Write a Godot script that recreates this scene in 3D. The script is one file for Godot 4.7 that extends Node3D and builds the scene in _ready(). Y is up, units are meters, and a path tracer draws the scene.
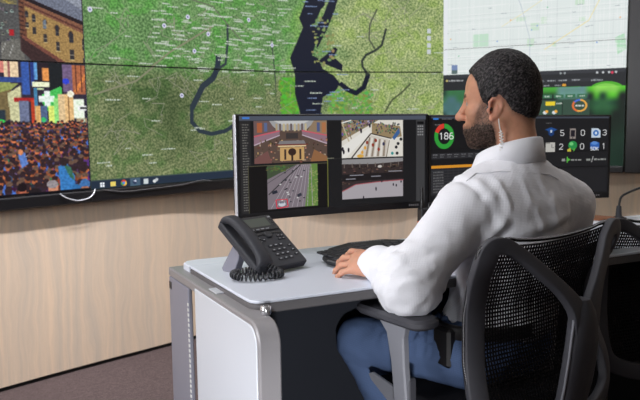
extends Node3D
# Control room: an operator at a console before a curved video wall.

var M := {}                     # materials by name
var used_names := {}
var console_xf := Transform3D()

func _ready():
	# --- camera -------------------------------------------------------------
	var cam := Camera3D.new()
	cam.name = "camera"
	cam.position = Vector3(0, 1.155, 0)
	cam.basis = Basis(Vector3.RIGHT, deg_to_rad(-6.39)) * Basis(Vector3.BACK, deg_to_rad(-0.8))
	cam.near = 0.05
	cam.far = 60.0
	var att := CameraAttributesPhysical.new()
	att.frustum_focal_length = 45.0
	att.frustum_focus_distance = 1.95
	att.frustum_near = 0.05
	att.frustum_far = 60.0
	att.exposure_aperture = 7.0
	cam.attributes = att
	cam.fov = rad_to_deg(2.0 * atan(200.0 / 750.0))
	cam.current = true
	add_child(cam)
	# --- environment and lights ------------------------------------------------
	var env := Environment.new()
	env.background_mode = Environment.BG_COLOR
	env.background_color = Color(0.02, 0.02, 0.025)
	env.tonemap_mode = Environment.TONE_MAPPER_LINEAR
	env.tonemap_exposure = 1.0
	env.sdfgi_enabled = true
	env.ssao_enabled = true
	env.ssil_enabled = true
	var we := WorldEnvironment.new()
	we.name = "environment"
	we.environment = env
	add_child(we)
	area_light("unseen_key_light", Vector3(-1.75, 1.45, -0.4), Vector3(0.2, 0.8, -1.95), Vector2(1.0, 1.0), Color(0.985, 0.99, 1.0), 4.2)  # out of view at the left, placed to light the man and console end
	area_light("unseen_ceiling_light_left", Vector3(-1.1, 2.78, -2.2), Vector3(-1.1, 0, -2.2), Vector2(1.2, 0.6), Color(0.98, 0.985, 1.0), 2.9)  # unseen ceiling lamp at the left, lights desk and wall
	area_light("unseen_ceiling_light_right", Vector3(1.3, 2.78, -2.9), Vector3(1.3, 0, -2.9), Vector2(1.2, 0.6), Color(0.98, 0.985, 1.0), 0.8)  # unseen weak ceiling lamp, lights the right side
	area_light("unseen_ceiling_light_rear", Vector3(-0.9, 2.78, 0.9), Vector3(-0.9, 0, 0.9), Vector2(1.2, 0.6), Color(0.98, 0.985, 1.0), 0.6)  # unseen ceiling lamp behind the viewer, placed to light the legs
	# --- setting -----------------------------------------------------------------
	console_xf = Transform3D(Basis(Vector3.UP, deg_to_rad(26.5)), Vector3(-0.16, 0, -1.655))
	make_materials()
	build_room()
	build_video_wall()
	# --- objects -------------------------------------------------------------------
	build_console()
	build_monitors()
	build_phone()
	build_keyboard()
	build_desk_things()
	build_chairs()
	build_person()

func area_light(called: String, at: Vector3, to: Vector3, size: Vector2, c: Color, e: float):
	var l := AreaLight3D.new()
	l.name = called
	l.area_size = size
	l.area_normalize_energy = true
	l.light_color = c
	l.light_energy = e
	l.shadow_enabled = true
	l.area_range = 12.0
	l.area_attenuation = 2.0
	var up := Vector3.UP if absf((to - at).normalized().y) < 0.95 else Vector3.FORWARD
	l.transform = Transform3D(Basis(), at).looking_at(to, up)
	add_child(l)

# ============================== helpers ==============================
func numbered(called: String) -> String:
	var n: int = used_names.get(called, 0)
	used_names[called] = n + 1
	return called if n == 0 else "%s_%03d" % [called, n]

func thing(called: String, label: String, category: String, xf := Transform3D(), group := "") -> Node3D:
	var o := Node3D.new()
	o.name = numbered(called)
	o.transform = xf
	tag(o, label, category, group)
	add_child(o, true)
	return o

func tag(o: Node, label: String, category := "", group := "", kind := ""):
	if label: o.set_meta("label", label)
	if category: o.set_meta("category", category)
	if group: o.set_meta("group", group)
	if kind: o.set_meta("kind", kind)

func obj(called: String, mesh: Mesh, mat: Material, parent: Node = self, xf := Transform3D()) -> MeshInstance3D:
	var o := MeshInstance3D.new()
	o.name = numbered(called) if parent == self else called
	o.mesh = mesh
	o.material_override = mat
	o.transform = xf
	o.cast_shadow = GeometryInstance3D.SHADOW_CASTING_SETTING_ON
	parent.add_child(o, true)
	return o

func struct(called: String, mesh: Mesh, mat: Material, label: String, category: String) -> MeshInstance3D:
	var o := obj(called, mesh, mat)
	tag(o, label, category, "", "structure")
	return o

func begin() -> SurfaceTool:
	var st := SurfaceTool.new()
	st.begin(Mesh.PRIMITIVE_TRIANGLES)
	return st

func done(st: SurfaceTool) -> ArrayMesh:
	st.index()
	st.generate_normals()
	return st.commit()

# counter-clockwise seen from outside; uv optional
func tri(st: SurfaceTool, a: Vector3, b: Vector3, c: Vector3, ua := Vector2.ZERO, ub := Vector2.ZERO, uc := Vector2.ZERO):
	st.set_uv(ua); st.add_vertex(a)
	st.set_uv(uc); st.add_vertex(c)
	st.set_uv(ub); st.add_vertex(b)

func quad(st: SurfaceTool, a: Vector3, b: Vector3, c: Vector3, d: Vector3, ua := Vector2(0, 1), ub := Vector2(1, 1), uc := Vector2(1, 0), ud := Vector2(0, 0)):
	tri(st, a, b, c, ua, ub, uc)
	tri(st, a, c, d, ua, uc, ud)

func tri_out(st: SurfaceTool, a: Vector3, b: Vector3, c: Vector3, mid: Vector3):
	if (b - a).cross(c - a).dot((a + b + c) / 3.0 - mid) >= 0.0: tri(st, a, b, c)
	else: tri(st, a, c, b)

func quad_out(st: SurfaceTool, a: Vector3, b: Vector3, c: Vector3, d: Vector3, mid: Vector3):
	tri_out(st, a, b, c, mid)
	tri_out(st, a, c, d, mid)

# a box with chamfered edges
func box(st: SurfaceTool, c: Vector3, size: Vector3, ch := 0.003, basis := Basis()):
	st.set_smooth_group(-1)
	var h := size / 2.0
	ch = minf(ch, minf(h.x, minf(h.y, h.z)) * 0.49)
	var p := func(sx, sy, sz, ax):
		var v := Vector3(sx * h.x, sy * h.y, sz * h.z)
		for k in 3:
			if k != ax: v[k] -= signf(v[k]) * ch
		return c + basis * v
	for ax in 3:
		var b1 := (ax + 1) % 3
		var b2 := (ax + 2) % 3
		for s in [-1, 1]:
			var q := []
			for e in [[-1, -1], [1, -1], [1, 1], [-1, 1]]:
				var sg := [0, 0, 0]
				sg[ax] = s; sg[b1] = e[0]; sg[b2] = e[1]
				q.append(p.call(sg[0], sg[1], sg[2], ax))
			quad_out(st, q[0], q[1], q[2], q[3], c)
		for s1 in [-1, 1]:
			for s2 in [-1, 1]:
				var q := []
				for e in [[-1, b1], [1, b1], [1, b2], [-1, b2]]:
					var sg := [0, 0, 0]
					sg[ax] = e[0]; sg[b1] = s1; sg[b2] = s2
					q.append(p.call(sg[0], sg[1], sg[2], e[1]))
				quad_out(st, q[0], q[1], q[2], q[3], c)
	for sx in [-1, 1]:
		for sy in [-1, 1]:
			for sz in [-1, 1]:
				tri_out(st, p.call(sx, sy, sz, 0), p.call(sx, sy, sz, 1), p.call(sx, sy, sz, 2), c)

func box_mesh(c: Vector3, size: Vector3, ch := 0.003, basis := Basis()) -> ArrayMesh:
	var st := begin()
	box(st, c, size, ch, basis)
	return done(st)

# rings of equal length joined into a skin; normals smooth
func loft(st: SurfaceTool, rings: Array, closed := true, caps := true, group := 0):
	st.set_smooth_group(group)
	var n: int = rings[0].size()
	var m := n if closed else n - 1
	for i in rings.size() - 1:
		var a = rings[i]
		var b = rings[i + 1]
		for j in m:
			var k := (j + 1) % n
			var v0 := float(i) / (rings.size() - 1)
			var v1 := float(i + 1) / (rings.size() - 1)
			quad(st, a[j], a[k], b[k], b[j], Vector2(float(j) / m, v0), Vector2(float(j + 1) / m, v0), Vector2(float(j + 1) / m, v1), Vector2(float(j) / m, v1))
	if caps and closed:
		st.set_smooth_group(-1)
		var ca := Vector3.ZERO
		var cb := Vector3.ZERO
		for j in n:
			ca += rings[0][j] / n
			cb += rings[-1][j] / n
		for j in n:
			var k := (j + 1) % n
			tri(st, ca, rings[0][k], rings[0][j])
			tri(st, cb, rings[-1][j], rings[-1][k])

# round tube along points; r a number or an array
func tube(st: SurfaceTool, pts: Array, r, sides := 8, closed := false):
	var rings := []
	var up := Vector3.UP
	var n := pts.size()
	var last_n := Vector3.ZERO
	for i in n:
		var a: Vector3 = pts[(i - 1 + n) % n] if closed else pts[maxi(i - 1, 0)]
		var b: Vector3 = pts[(i + 1) % n] if closed else pts[mini(i + 1, n - 1)]
		var t := (b - a).normalized()
		var side: Vector3
		if last_n == Vector3.ZERO:
			side = t.cross(up if absf(t.y) < 0.9 else Vector3.RIGHT).normalized()
		else:
			side = (last_n - t * last_n.dot(t)).normalized()
		last_n = side
		var other := side.cross(t)
		var rr: float = r[i] if r is Array else r
		var ring := []
		for k in sides:
			var ang := TAU * k / sides
			ring.append(pts[i] + side * cos(ang) * rr - other * sin(ang) * rr)
		rings.append(ring)
	if closed:
		rings.append(rings[0])
		loft(st, rings, true, false)
	else:
		loft(st, rings)

# a flat rounded band swept along points: width across, thickness along the given normals
func band(st: SurfaceTool, pts: Array, normals, width, thick: float, closed := false, round_ := 0.35):
	var rings := []
	var n := pts.size()
	for i in n:
		var a: Vector3 = pts[(i - 1 + n) % n] if closed else pts[maxi(i - 1, 0)]
		var b: Vector3 = pts[(i + 1) % n] if closed else pts[mini(i + 1, n - 1)]
		var t := (b - a).normalized()
		var nn: Vector3 = normals[i] if normals is Array else normals
		var s := t.cross(nn).normalized()
		nn = s.cross(t).normalized()
		var w: float = (width[i] if width is Array else width) / 2.0
		var h := thick / 2.0
		var c := minf(w, h) * round_ * 2.0 * 0.5
		var ring := []
		for e in [[w - c, h], [w - c * 0.3, h - c * 0.3], [w, h - c], [w, -h + c], [w - c * 0.3, -h + c * 0.3], [w - c, -h], [-w + c, -h], [-w + c * 0.3, -h + c * 0.3], [-w, -h + c], [-w, h - c], [-w + c * 0.3, h - c * 0.3], [-w + c, h]]:
			ring.append(pts[i] + s * e[0] + nn * e[1])
		rings.append(ring)
	if closed:
		rings.append(rings[0])
		loft(st, rings, true, false)
	else:
		loft(st, rings)

# a smooth path through points (Catmull-Rom)
func smooth(pts: Array, steps := 6, closed := false) -> Array:
	var out := []
	var n := pts.size()
	var segs := n if closed else n - 1
	for i in segs:
		var p0 = pts[(i - 1 + n) % n] if closed else pts[maxi(i - 1, 0)]
		var p1 = pts[i]
		var p2 = pts[(i + 1) % n]
		var p3 = pts[(i + 2) % n] if closed else pts[mini(i + 2, n - 1)]
		for k in steps:
			var t := float(k) / steps
			out.append(0.5 * (2.0 * p1 + (p2 - p0) * t + (2.0 * p0 - 5.0 * p1 + 4.0 * p2 - p3) * t * t + (3.0 * p1 - p0 - 3.0 * p2 + p3) * t * t * t))
	if not closed: out.append(pts[n - 1])
	return out

# outline (x, y) drawn out from z0 to z1 with chamfered rims; xf maps it into place
func slab(st: SurfaceTool, outline: Array, z0: float, z1: float, xf := Transform3D(), ch := 0.002):
	var pts := PackedVector2Array(outline)
	if Geometry2D.is_polygon_clockwise(pts): pts.reverse()   # Godot's y-down clockwise
	var area := 0.0
	for i in pts.size(): area += pts[i].cross(pts[(i + 1) % pts.size()])
	if area < 0.0: pts.reverse()
	var n := pts.size()
	var inn := PackedVector2Array()
	for i in n:
		var a := (pts[i] - pts[(i - 1 + n) % n]).normalized()
		var b := (pts[(i + 1) % n] - pts[i]).normalized()
		var na := Vector2(-a.y, a.x)
		var nb := Vector2(-b.y, b.x)
		var m := (na + nb).normalized()
		inn.append(pts[i] + m * ch / maxf(0.4, m.dot(na)))
	var idx := Geometry2D.triangulate_polygon(inn)
	var v := func(p: Vector2, z: float): return xf * Vector3(p.x, p.y, z)
	st.set_smooth_group(-1)
	for i in range(0, idx.size(), 3):
		var a := inn[idx[i]]
		var b := inn[idx[i + 1]]
		var c := inn[idx[i + 2]]
		if (b - a).cross(c - a) < 0.0:
			var t := b
			b = c
			c = t
		tri(st, v.call(a, z1), v.call(b, z1), v.call(c, z1), a, b, c)
		tri(st, v.call(a, z0), v.call(c, z0), v.call(b, z0), a, c, b)
	var rows := [[inn, z0], [pts, z0 + ch], [pts, z1 - ch], [inn, z1]]
	for r in 3:
		st.set_smooth_group(10 + r)
		for i in n:
			var k := (i + 1) % n
			var sharp := (pts[k] - pts[i]).length() > 0.03
			st.set_smooth_group(-1 if sharp else 10 + r)
			quad(st, v.call(rows[r][0][i], rows[r][1]), v.call(rows[r][0][k], rows[r][1]), v.call(rows[r + 1][0][k], rows[r + 1][1]), v.call(rows[r + 1][0][i], rows[r + 1][1]))

# rounded rectangle outline
func rrect(x0: float, y0: float, x1: float, y1: float, r: float, steps := 5) -> Array:
	var out := []
	for q in [[x1 - r, y1 - r, 0.0], [x0 + r, y1 - r, 90.0], [x0 + r, y0 + r, 180.0], [x1 - r, y0 + r, 270.0]]:
		for k in steps + 1:
			var a := deg_to_rad(q[2] + 90.0 * k / steps)
			out.append(Vector2(q[0] + cos(a) * r, q[1] + sin(a) * r))
	return out

func flat_up() -> Transform3D:      # maps outline (x, y) to (x, z = -y), drawn upwards
	return Transform3D(Basis(Vector3(1, 0, 0), Vector3(0, 0, -1), Vector3(0, 1, 0)), Vector3.ZERO)

func ball(st: SurfaceTool, c: Vector3, r: Vector3, basis := Basis(), nu := 14, nv := 9):
	var rings := []
	for i in nv + 1:
		var a := -PI / 2 + PI * clampf(float(i) / nv, 0.002, 0.998)
		var ring := []
		for j in nu:
			var b := -TAU * j / nu
			ring.append(c + basis * (r * Vector3(cos(a) * cos(b), sin(a), cos(a) * sin(b))))
		rings.append(ring)
	loft(st, rings, true, false)

# turned profile [(radius, height), ...] about an axis
func lathe(st: SurfaceTool, prof: Array, xf := Transform3D(), sides := 20, group := 0):
	var rings := []
	for p in prof:
		var ring := []
		for k in sides:
			var a := -TAU * k / sides
			ring.append(xf * Vector3(cos(a) * p.x, p.y, sin(a) * p.x))
		rings.append(ring)
	loft(st, rings, true, true, group)

func noise(sd: int, freq: float, oct := 3, type := FastNoiseLite.TYPE_SIMPLEX_SMOOTH) -> FastNoiseLite:
	var n := FastNoiseLite.new()
	n.seed = sd
	n.frequency = freq
	n.noise_type = type
	n.fractal_octaves = oct
	return n

func rng(sd: int) -> RandomNumberGenerator:
	var r := RandomNumberGenerator.new()
	r.seed = sd
	return r

# ============================== blended bodies ==============================
# Tapered capsules and ellipsoids joined by a smooth minimum, meshed as surface nets.
class Field:
	var kind := PackedInt32Array()          # 0 capsule, 1 ellipsoid
	var sub := PackedInt32Array()
	var A := PackedVector3Array()
	var B := PackedVector3Array()
	var inv := PackedFloat32Array()
	var ra := PackedFloat32Array()
	var rd := PackedFloat32Array()
	var kk := PackedFloat32Array()
	var xf: Array[Transform3D] = []
	var T := Transform3D()                  # where the next pieces are put
	func cap(a: Vector3, b: Vector3, r0: float, r1: float, k := 0.02, s := 0):
		a = T * a; b = T * b
		kind.append(0); sub.append(s); A.append(a); B.append(b - a)
		inv.append(1.0 / maxf((b - a).length_squared(), 1e-9)); ra.append(r0); rd.append(r1 - r0); kk.append(k); xf.append(Transform3D())
	func ell(c: Vector3, r: Vector3, basis := Basis(), k := 0.02, s := 0):
		kind.append(1); sub.append(s); A.append(r); B.append(Vector3.ONE / r)
		inv.append(0.0); ra.append(0.0); rd.append(0.0); kk.append(k); xf.append((T * Transform3D(basis, c)).affine_inverse())
	func one(i: int, p: Vector3) -> float:
		if kind[i] == 0:
			var pa := p - A[i]
			var t := clampf(pa.dot(B[i]) * inv[i], 0.0, 1.0)
			return (pa - B[i] * t).length() - ra[i] - rd[i] * t
		var q := xf[i] * p
		var e := q * B[i]
		var k0 := e.length()
		if k0 < 1e-4: return -minf(A[i].x, minf(A[i].y, A[i].z))
		return k0 * (k0 - 1.0) / (e * B[i]).length()
	func at(p: Vector3, list: PackedInt32Array) -> float:
		var d := 1.0
		for i in list:
			var e := one(i, p)
			var k := kk[i]
			if sub[i] == 0:
				var h := maxf(k - absf(d - e), 0.0)
				d = minf(d, e) - h * h * 0.25 / k
			else:
				var h := maxf(k - absf(d + e), 0.0)
				d = maxf(d, -e) + h * h * 0.25 / k
		return d
	# the pieces that matter within R of a point; none if the surface is not there
	func near_list(c: Vector3, list: PackedInt32Array, R: float) -> PackedInt32Array:
		var d := 1.0
		var near := PackedInt32Array()
		var es := PackedFloat32Array()
		for i in list:
			var e := one(i, c)
			es.append(e)
			var k := kk[i]
			if sub[i] == 0:
				var g := maxf(k - absf(d - e), 0.0)
				d = minf(d, e) - g * g * 0.25 / k
			else:
				var g := maxf(k - absf(d + e), 0.0)
				d = maxf(d, -e) + g * g * 0.25 / k
		if absf(d) > R * 1.5: return near
		for i in list.size():
			if es[i] < maxf(d, 0.0) + R * 2.5 + kk[list[i]] * 1.2: near.append(list[i])
		return near
	# vertices, normals, indices
	func mesh(lo: Vector3, hi: Vector3, h: float) -> Array:
		var ns := Vector3i(((hi - lo) / (h * 16.0)).ceil())
		var nb := ns * 4
		var nx := nb.x * 4 + 1
		var ny := nb.y * 4 + 1
		var nz := nb.z * 4 + 1
		var val := PackedFloat32Array()
		val.resize(nx * ny * nz)
		val.fill(9.0)
		var vid := PackedInt32Array()
		vid.resize(nx * ny * nz)
		vid.fill(-1)
		var all := PackedInt32Array(range(kind.size()))
		var R := h * 2.0 * 1.7321
		var blocks := PackedInt32Array()
		for sz_ in ns.z:
			for sy_ in ns.y:
				for sx_ in ns.x:
					var far := near_list(lo + Vector3(sx_ * 16 + 8, sy_ * 16 + 8, sz_ * 16 + 8) * h, all, R * 4.0)
					if far.is_empty(): continue
					for q in 64:
						var bx := sx_ * 4 + q % 4
						var by := sy_ * 4 + (q / 4) % 4
						var bz := sz_ * 4 + q / 16
						var near := near_list(lo + Vector3(bx * 4 + 2, by * 4 + 2, bz * 4 + 2) * h, far, R)
						if near.is_empty(): continue
						blocks.append(bx + nb.x * (by + nb.y * bz))
						for k in 5:
							for j in 5:
								for i in 5:
									var at_ := (bx * 4 + i) + nx * ((by * 4 + j) + ny * (bz * 4 + k))
									if val[at_] > 8.0:
										val[at_] = at(lo + Vector3(bx * 4 + i, by * 4 + j, bz * 4 + k) * h, near)
		var verts := PackedVector3Array()
		var sx := 1
		var sy := nx
		var sz := nx * ny
		var corner := [0, sx, sy, sx + sy, sz, sx + sz, sy + sz, sx + sy + sz]
		var off := [Vector3(0, 0, 0), Vector3(1, 0, 0), Vector3(0, 1, 0), Vector3(1, 1, 0), Vector3(0, 0, 1), Vector3(1, 0, 1), Vector3(0, 1, 1), Vector3(1, 1, 1)]
		var ea := [0, 2, 4, 6, 0, 1, 4, 5, 0, 1, 2, 3]
		var eb := [1, 3, 5, 7, 2, 3, 6, 7, 4, 5, 6, 7]
		var cells := PackedInt32Array()
		for b in blocks:
			var bx := b % nb.x
			var by := (b / nb.x) % nb.y
			var bz := b / (nb.x * nb.y)
			for k in 4:
				for j in 4:
					for i in 4:
						var x := bx * 4 + i
						var y := by * 4 + j
						var z := bz * 4 + k
						var c := x + nx * (y + ny * z)
						var neg := 0
						for q in 8:
							if val[c + corner[q]] < 0.0: neg += 1
						if neg == 0 or neg == 8: continue
						var s := Vector3.ZERO
						var m := 0
						for q in 12:
							var u: float = val[c + corner[ea[q]]]
							var v: float = val[c + corner[eb[q]]]
							if (u < 0.0) != (v < 0.0):
								s += (off[ea[q]] as Vector3).lerp(off[eb[q]], u / (u - v))
								m += 1
						vid[c] = verts.size()
						verts.append(lo + (Vector3(x, y, z) + s / m) * h)
						cells.append(c)
		var idx := PackedInt32Array()
		var ax := [[sx, sy, sz], [sy, sz, sx], [sz, sx, sy]]
		for c in cells:
			for q in 3:
				var u := val[c]
				var v := val[c + ax[q][0]]
				if (u < 0.0) == (v < 0.0): continue
				var s1: int = ax[q][1]
				var s2: int = ax[q][2]
				if c - s1 - s2 < 0: continue
				var a := vid[c - s1 - s2]
				var b := vid[c - s2]
				var d := vid[c]
				var e := vid[c - s1]
				if a < 0 or b < 0 or d < 0 or e < 0: continue
				if u < 0.0: idx.append_array(PackedInt32Array([a, d, b, a, e, d]))
				else: idx.append_array(PackedInt32Array([a, b, d, a, d, e]))
		return [verts, normals(verts, idx), idx]
	static func normals(v: PackedVector3Array, idx: PackedInt32Array) -> PackedVector3Array:
		var n := PackedVector3Array()
		n.resize(v.size())
		for i in range(0, idx.size(), 3):
			var a := v[idx[i]]
			var f := (v[idx[i + 2]] - a).cross(v[idx[i + 1]] - a)     # clockwise faces
			n[idx[i]] += f
			n[idx[i + 1]] += f
			n[idx[i + 2]] += f
		for i in n.size(): n[i] = n[i].normalized()
		return n

# relax a net's vertices towards their neighbours
func relax(m: Array, times := 1, amount := 0.5):
	var v: PackedVector3Array = m[0]
	var idx: PackedInt32Array = m[2]
	for t in times:
		var s := PackedVector3Array()
		s.resize(v.size())
		var w := PackedFloat32Array()
		w.resize(v.size())
		for i in range(0, idx.size(), 3):
			for e in 3:
				var a := idx[i + e]
				var b := idx[i + (e + 1) % 3]
				s[a] += v[b]; w[a] += 1.0
				s[b] += v[a]; w[b] += 1.0
		for i in v.size():
			if w[i] > 0.0: v[i] = v[i].lerp(s[i] / w[i], amount)
	m[0] = v
	m[1] = Field.normals(v, idx)

func net_surface(am: ArrayMesh, m: Array, colors = null, origin := Vector3.ZERO):
	var arr := []
	arr.resize(Mesh.ARRAY_MAX)
	var v: PackedVector3Array = m[0].duplicate()
	for i in v.size(): v[i] -= origin
	arr[Mesh.ARRAY_VERTEX] = v
	arr[Mesh.ARRAY_NORMAL] = m[1]
	arr[Mesh.ARRAY_INDEX] = m[2]
	if colors != null: arr[Mesh.ARRAY_COLOR] = colors
	am.add_surface_from_arrays(Mesh.PRIMITIVE_TRIANGLES, arr)

# ============================== flat print: what the screens show ==============================
class Paint:
	var im: Image
	var x0 := 0.0
	var y0 := 0.0
	var s := 1.0
	func _init(w: int, h: int, c: Color):
		im = Image.create(w, h, false, Image.FORMAT_RGB8)
		im.fill(c)
	var warp := Vector3(0, 1, 0)            # where along a receding panel things sit
	func tx(x: float) -> float: return (warp.x * x * x + warp.y * x + warp.z - x0) * s
	func fr(ax: float, ay: float, bx: float, by: float, c: Color):
		var a := Vector2i(roundi(tx(ax)), roundi((ay - y0) * s))
		var b := Vector2i(roundi(tx(bx)), roundi((by - y0) * s))
		im.fill_rect(Rect2i(a, Vector2i(maxi(1, b.x - a.x), maxi(1, b.y - a.y))), c)
	func poly(pts: Array, c: Color):
		var p := PackedVector2Array()
		if pts[0] is Vector2: p = PackedVector2Array(pts)
		else:
			for i in range(0, pts.size(), 2): p.append(Vector2(pts[i], pts[i + 1]))
		for i in p.size(): p[i] = Vector2(tx(p[i].x), (p[i].y - y0) * s)
		var lo := 1e9
		var hi := -1e9
		for q in p:
			lo = minf(lo, q.y)
			hi = maxf(hi, q.y)
		for y in range(maxi(0, floori(lo)), mini(im.get_height(), ceili(hi))):
			var xs := []
			var yy := y + 0.5
			for i in p.size():
				var a := p[i]
				var b := p[(i + 1) % p.size()]
				if (a.y <= yy) != (b.y <= yy): xs.append(a.x + (b.x - a.x) * (yy - a.y) / (b.y - a.y))
			xs.sort()
			for i in range(0, xs.size() - 1, 2):
				var l := roundi(xs[i])
				var r := roundi(xs[i + 1])
				if r > l: im.fill_rect(Rect2i(l, y, r - l, 1), c)
	func ell(cx: float, cy: float, rx: float, ry: float, c: Color):
		var p := []
		var n := 20
		for i in n: p.append(Vector2(cx + cos(TAU * i / n) * rx, cy + sin(TAU * i / n) * ry))
		poly(p, c)
	func line(ax: float, ay: float, bx: float, by: float, w: float, c: Color):
		var d := Vector2(bx - ax, by - ay)
		var n := Vector2(-d.y, d.x).normalized() * w * 0.5
		var a := Vector2(ax, ay)
		var b := Vector2(bx, by)
		poly([a + n, b + n, b - n, a - n], c)
	func path(pts: Array, w: float, c: Color):
		for i in range(0, pts.size() - 2, 2):
			line(pts[i], pts[i + 1], pts[i + 2], pts[i + 3], w, c)
			ell(pts[i + 2], pts[i + 3], w * 0.5, w * 0.5, c)
	func ring(cx: float, cy: float, r: float, w: float, a0: float, a1: float, c: Color, ry := 0.0):
		var n := 24
		var q := 1.0 if ry == 0.0 else ry / r
		for i in n:
			var a := deg_to_rad(lerpf(a0, a1, float(i) / n) - 90.0)
			var b := deg_to_rad(lerpf(a0, a1, (i + 1.0) / n) - 90.0)
			var u := Vector2(cos(a), sin(a) * q)
			var v := Vector2(cos(b), sin(b) * q)
			var o := Vector2(cx, cy)
			poly([o + u * (r - w), o + u * r, o + v * r, o + v * (r - w)], c)
	# illegible small print: a row of uneven dashes
	func dashes(x: float, y: float, w: float, h: float, c: Color, r: RandomNumberGenerator):
		var e := x + w
		while x < e:
			var l := r.randf_range(0.5, 1.8) * h
			fr(x, y + h * r.randf_range(0.0, 0.3), minf(x + l, e), y + h, c)
			x += l + h * r.randf_range(0.25, 0.5)
	# stroke lettering
	func text(t: String, x: float, y: float, h: float, w: float, c: Color):
		var glyph := {"0": "0151546364", "1": "", }
		var g := {
			"0": [[1, 0, 3, 0, 4, 1, 4, 5, 3, 6, 1, 6, 0, 5, 0, 1, 1, 0]], "1": [[0.7, 1.3, 2.2, 0, 2.2, 6]], "2": [[0, 1.3, 1, 0, 3, 0, 4, 1.2, 4, 2.3, 0, 6, 4, 6]],
			"3": [[0, 0.8, 1, 0, 3, 0, 4, 1, 4, 2, 3, 2.9, 1.6, 2.9, 3, 2.9, 4, 3.8, 4, 5, 3, 6, 1, 6, 0, 5.2]], "5": [[3.8, 0, 0.4, 0, 0.2, 2.7, 2.8, 2.5, 4, 3.5, 4, 5, 3, 6, 1, 6, 0, 5.4]],
			"6": [[3.6, 0.4, 2.6, 0, 1, 0.4, 0.2, 2.5, 0, 4.5, 1, 6, 3, 6, 4, 5, 4, 3.7, 3, 2.7, 1, 2.7, 0.1, 3.8]], "8": [[1.2, 2.9, 0.2, 2, 0.2, 1, 1.2, 0, 2.8, 0, 3.8, 1, 3.8, 2, 2.8, 2.9, 1.2, 2.9, 0, 3.9, 0, 5, 1, 6, 3, 6, 4, 5, 4, 3.9, 2.8, 2.9]],
			"S": [[4, 0.8, 3, 0, 1, 0, 0, 1, 0, 2, 1, 2.9, 3, 3.1, 4, 4, 4, 5, 3, 6, 1, 6, 0, 5.2]], "D": [[0, 0, 0, 6, 2.5, 6, 4, 4.6, 4, 1.4, 2.5, 0, 0, 0]], "K": [[0, 0, 0, 6], [4, 0, 0, 3.4], [1.2, 2.6, 4, 6]],
		}
		for ch in t:
			if g.has(ch):
				for st in g[ch]:
					var p := []
					for i in range(0, st.size(), 2):
						p.append(x + st[i] * h / 6.5)
						p.append(y + st[i + 1] * h / 6.0)
					path(p, w, c)
			x += h * 0.86
	func grain(amount: float, sd: int, freq: float, blur_ := 0.0):
		var w := im.get_width()
		var h := im.get_height()
		var n := FastNoiseLite.new()
		n.seed = sd
		n.frequency = freq
		n.fractal_octaves = 2
		var g := n.get_image(w, h).get_data()
		var d := im.get_data()
		for i in w * h:
			var v := 1.0 + (g[i] / 127.5 - 1.0) * amount
			var k := i * 3
			d[k] = mini(255, int(d[k] * v))
			d[k + 1] = mini(255, int(d[k + 1] * v))
			d[k + 2] = mini(255, int(d[k + 2] * v))
		im = Image.create_from_data(w, h, false, Image.FORMAT_RGB8, d)
	func soften(f: int):
		var w := im.get_width()
		var h := im.get_height()
		im.resize(w / f, h / f, Image.INTERPOLATE_BILINEAR)
		im.resize(w, h, Image.INTERPOLATE_CUBIC)
	func tex() -> ImageTexture:
		return ImageTexture.create_from_image(im)

func k8(r: int, g: int, b: int) -> Color: return Color8(r, g, b)

func screen_material(p: Paint, gain := 1.0) -> StandardMaterial3D:
	var m := StandardMaterial3D.new()
	m.albedo_color = Color(0.02, 0.02, 0.025)
	m.roughness = 0.45
	m.metallic_specular = 0.3
	m.emission_enabled = true
	m.emission = Color.WHITE
	m.emission_operator = BaseMaterial3D.EMISSION_OP_MULTIPLY
	m.emission_texture = p.tex()
	m.emission_energy_multiplier = gain
	return m

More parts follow.
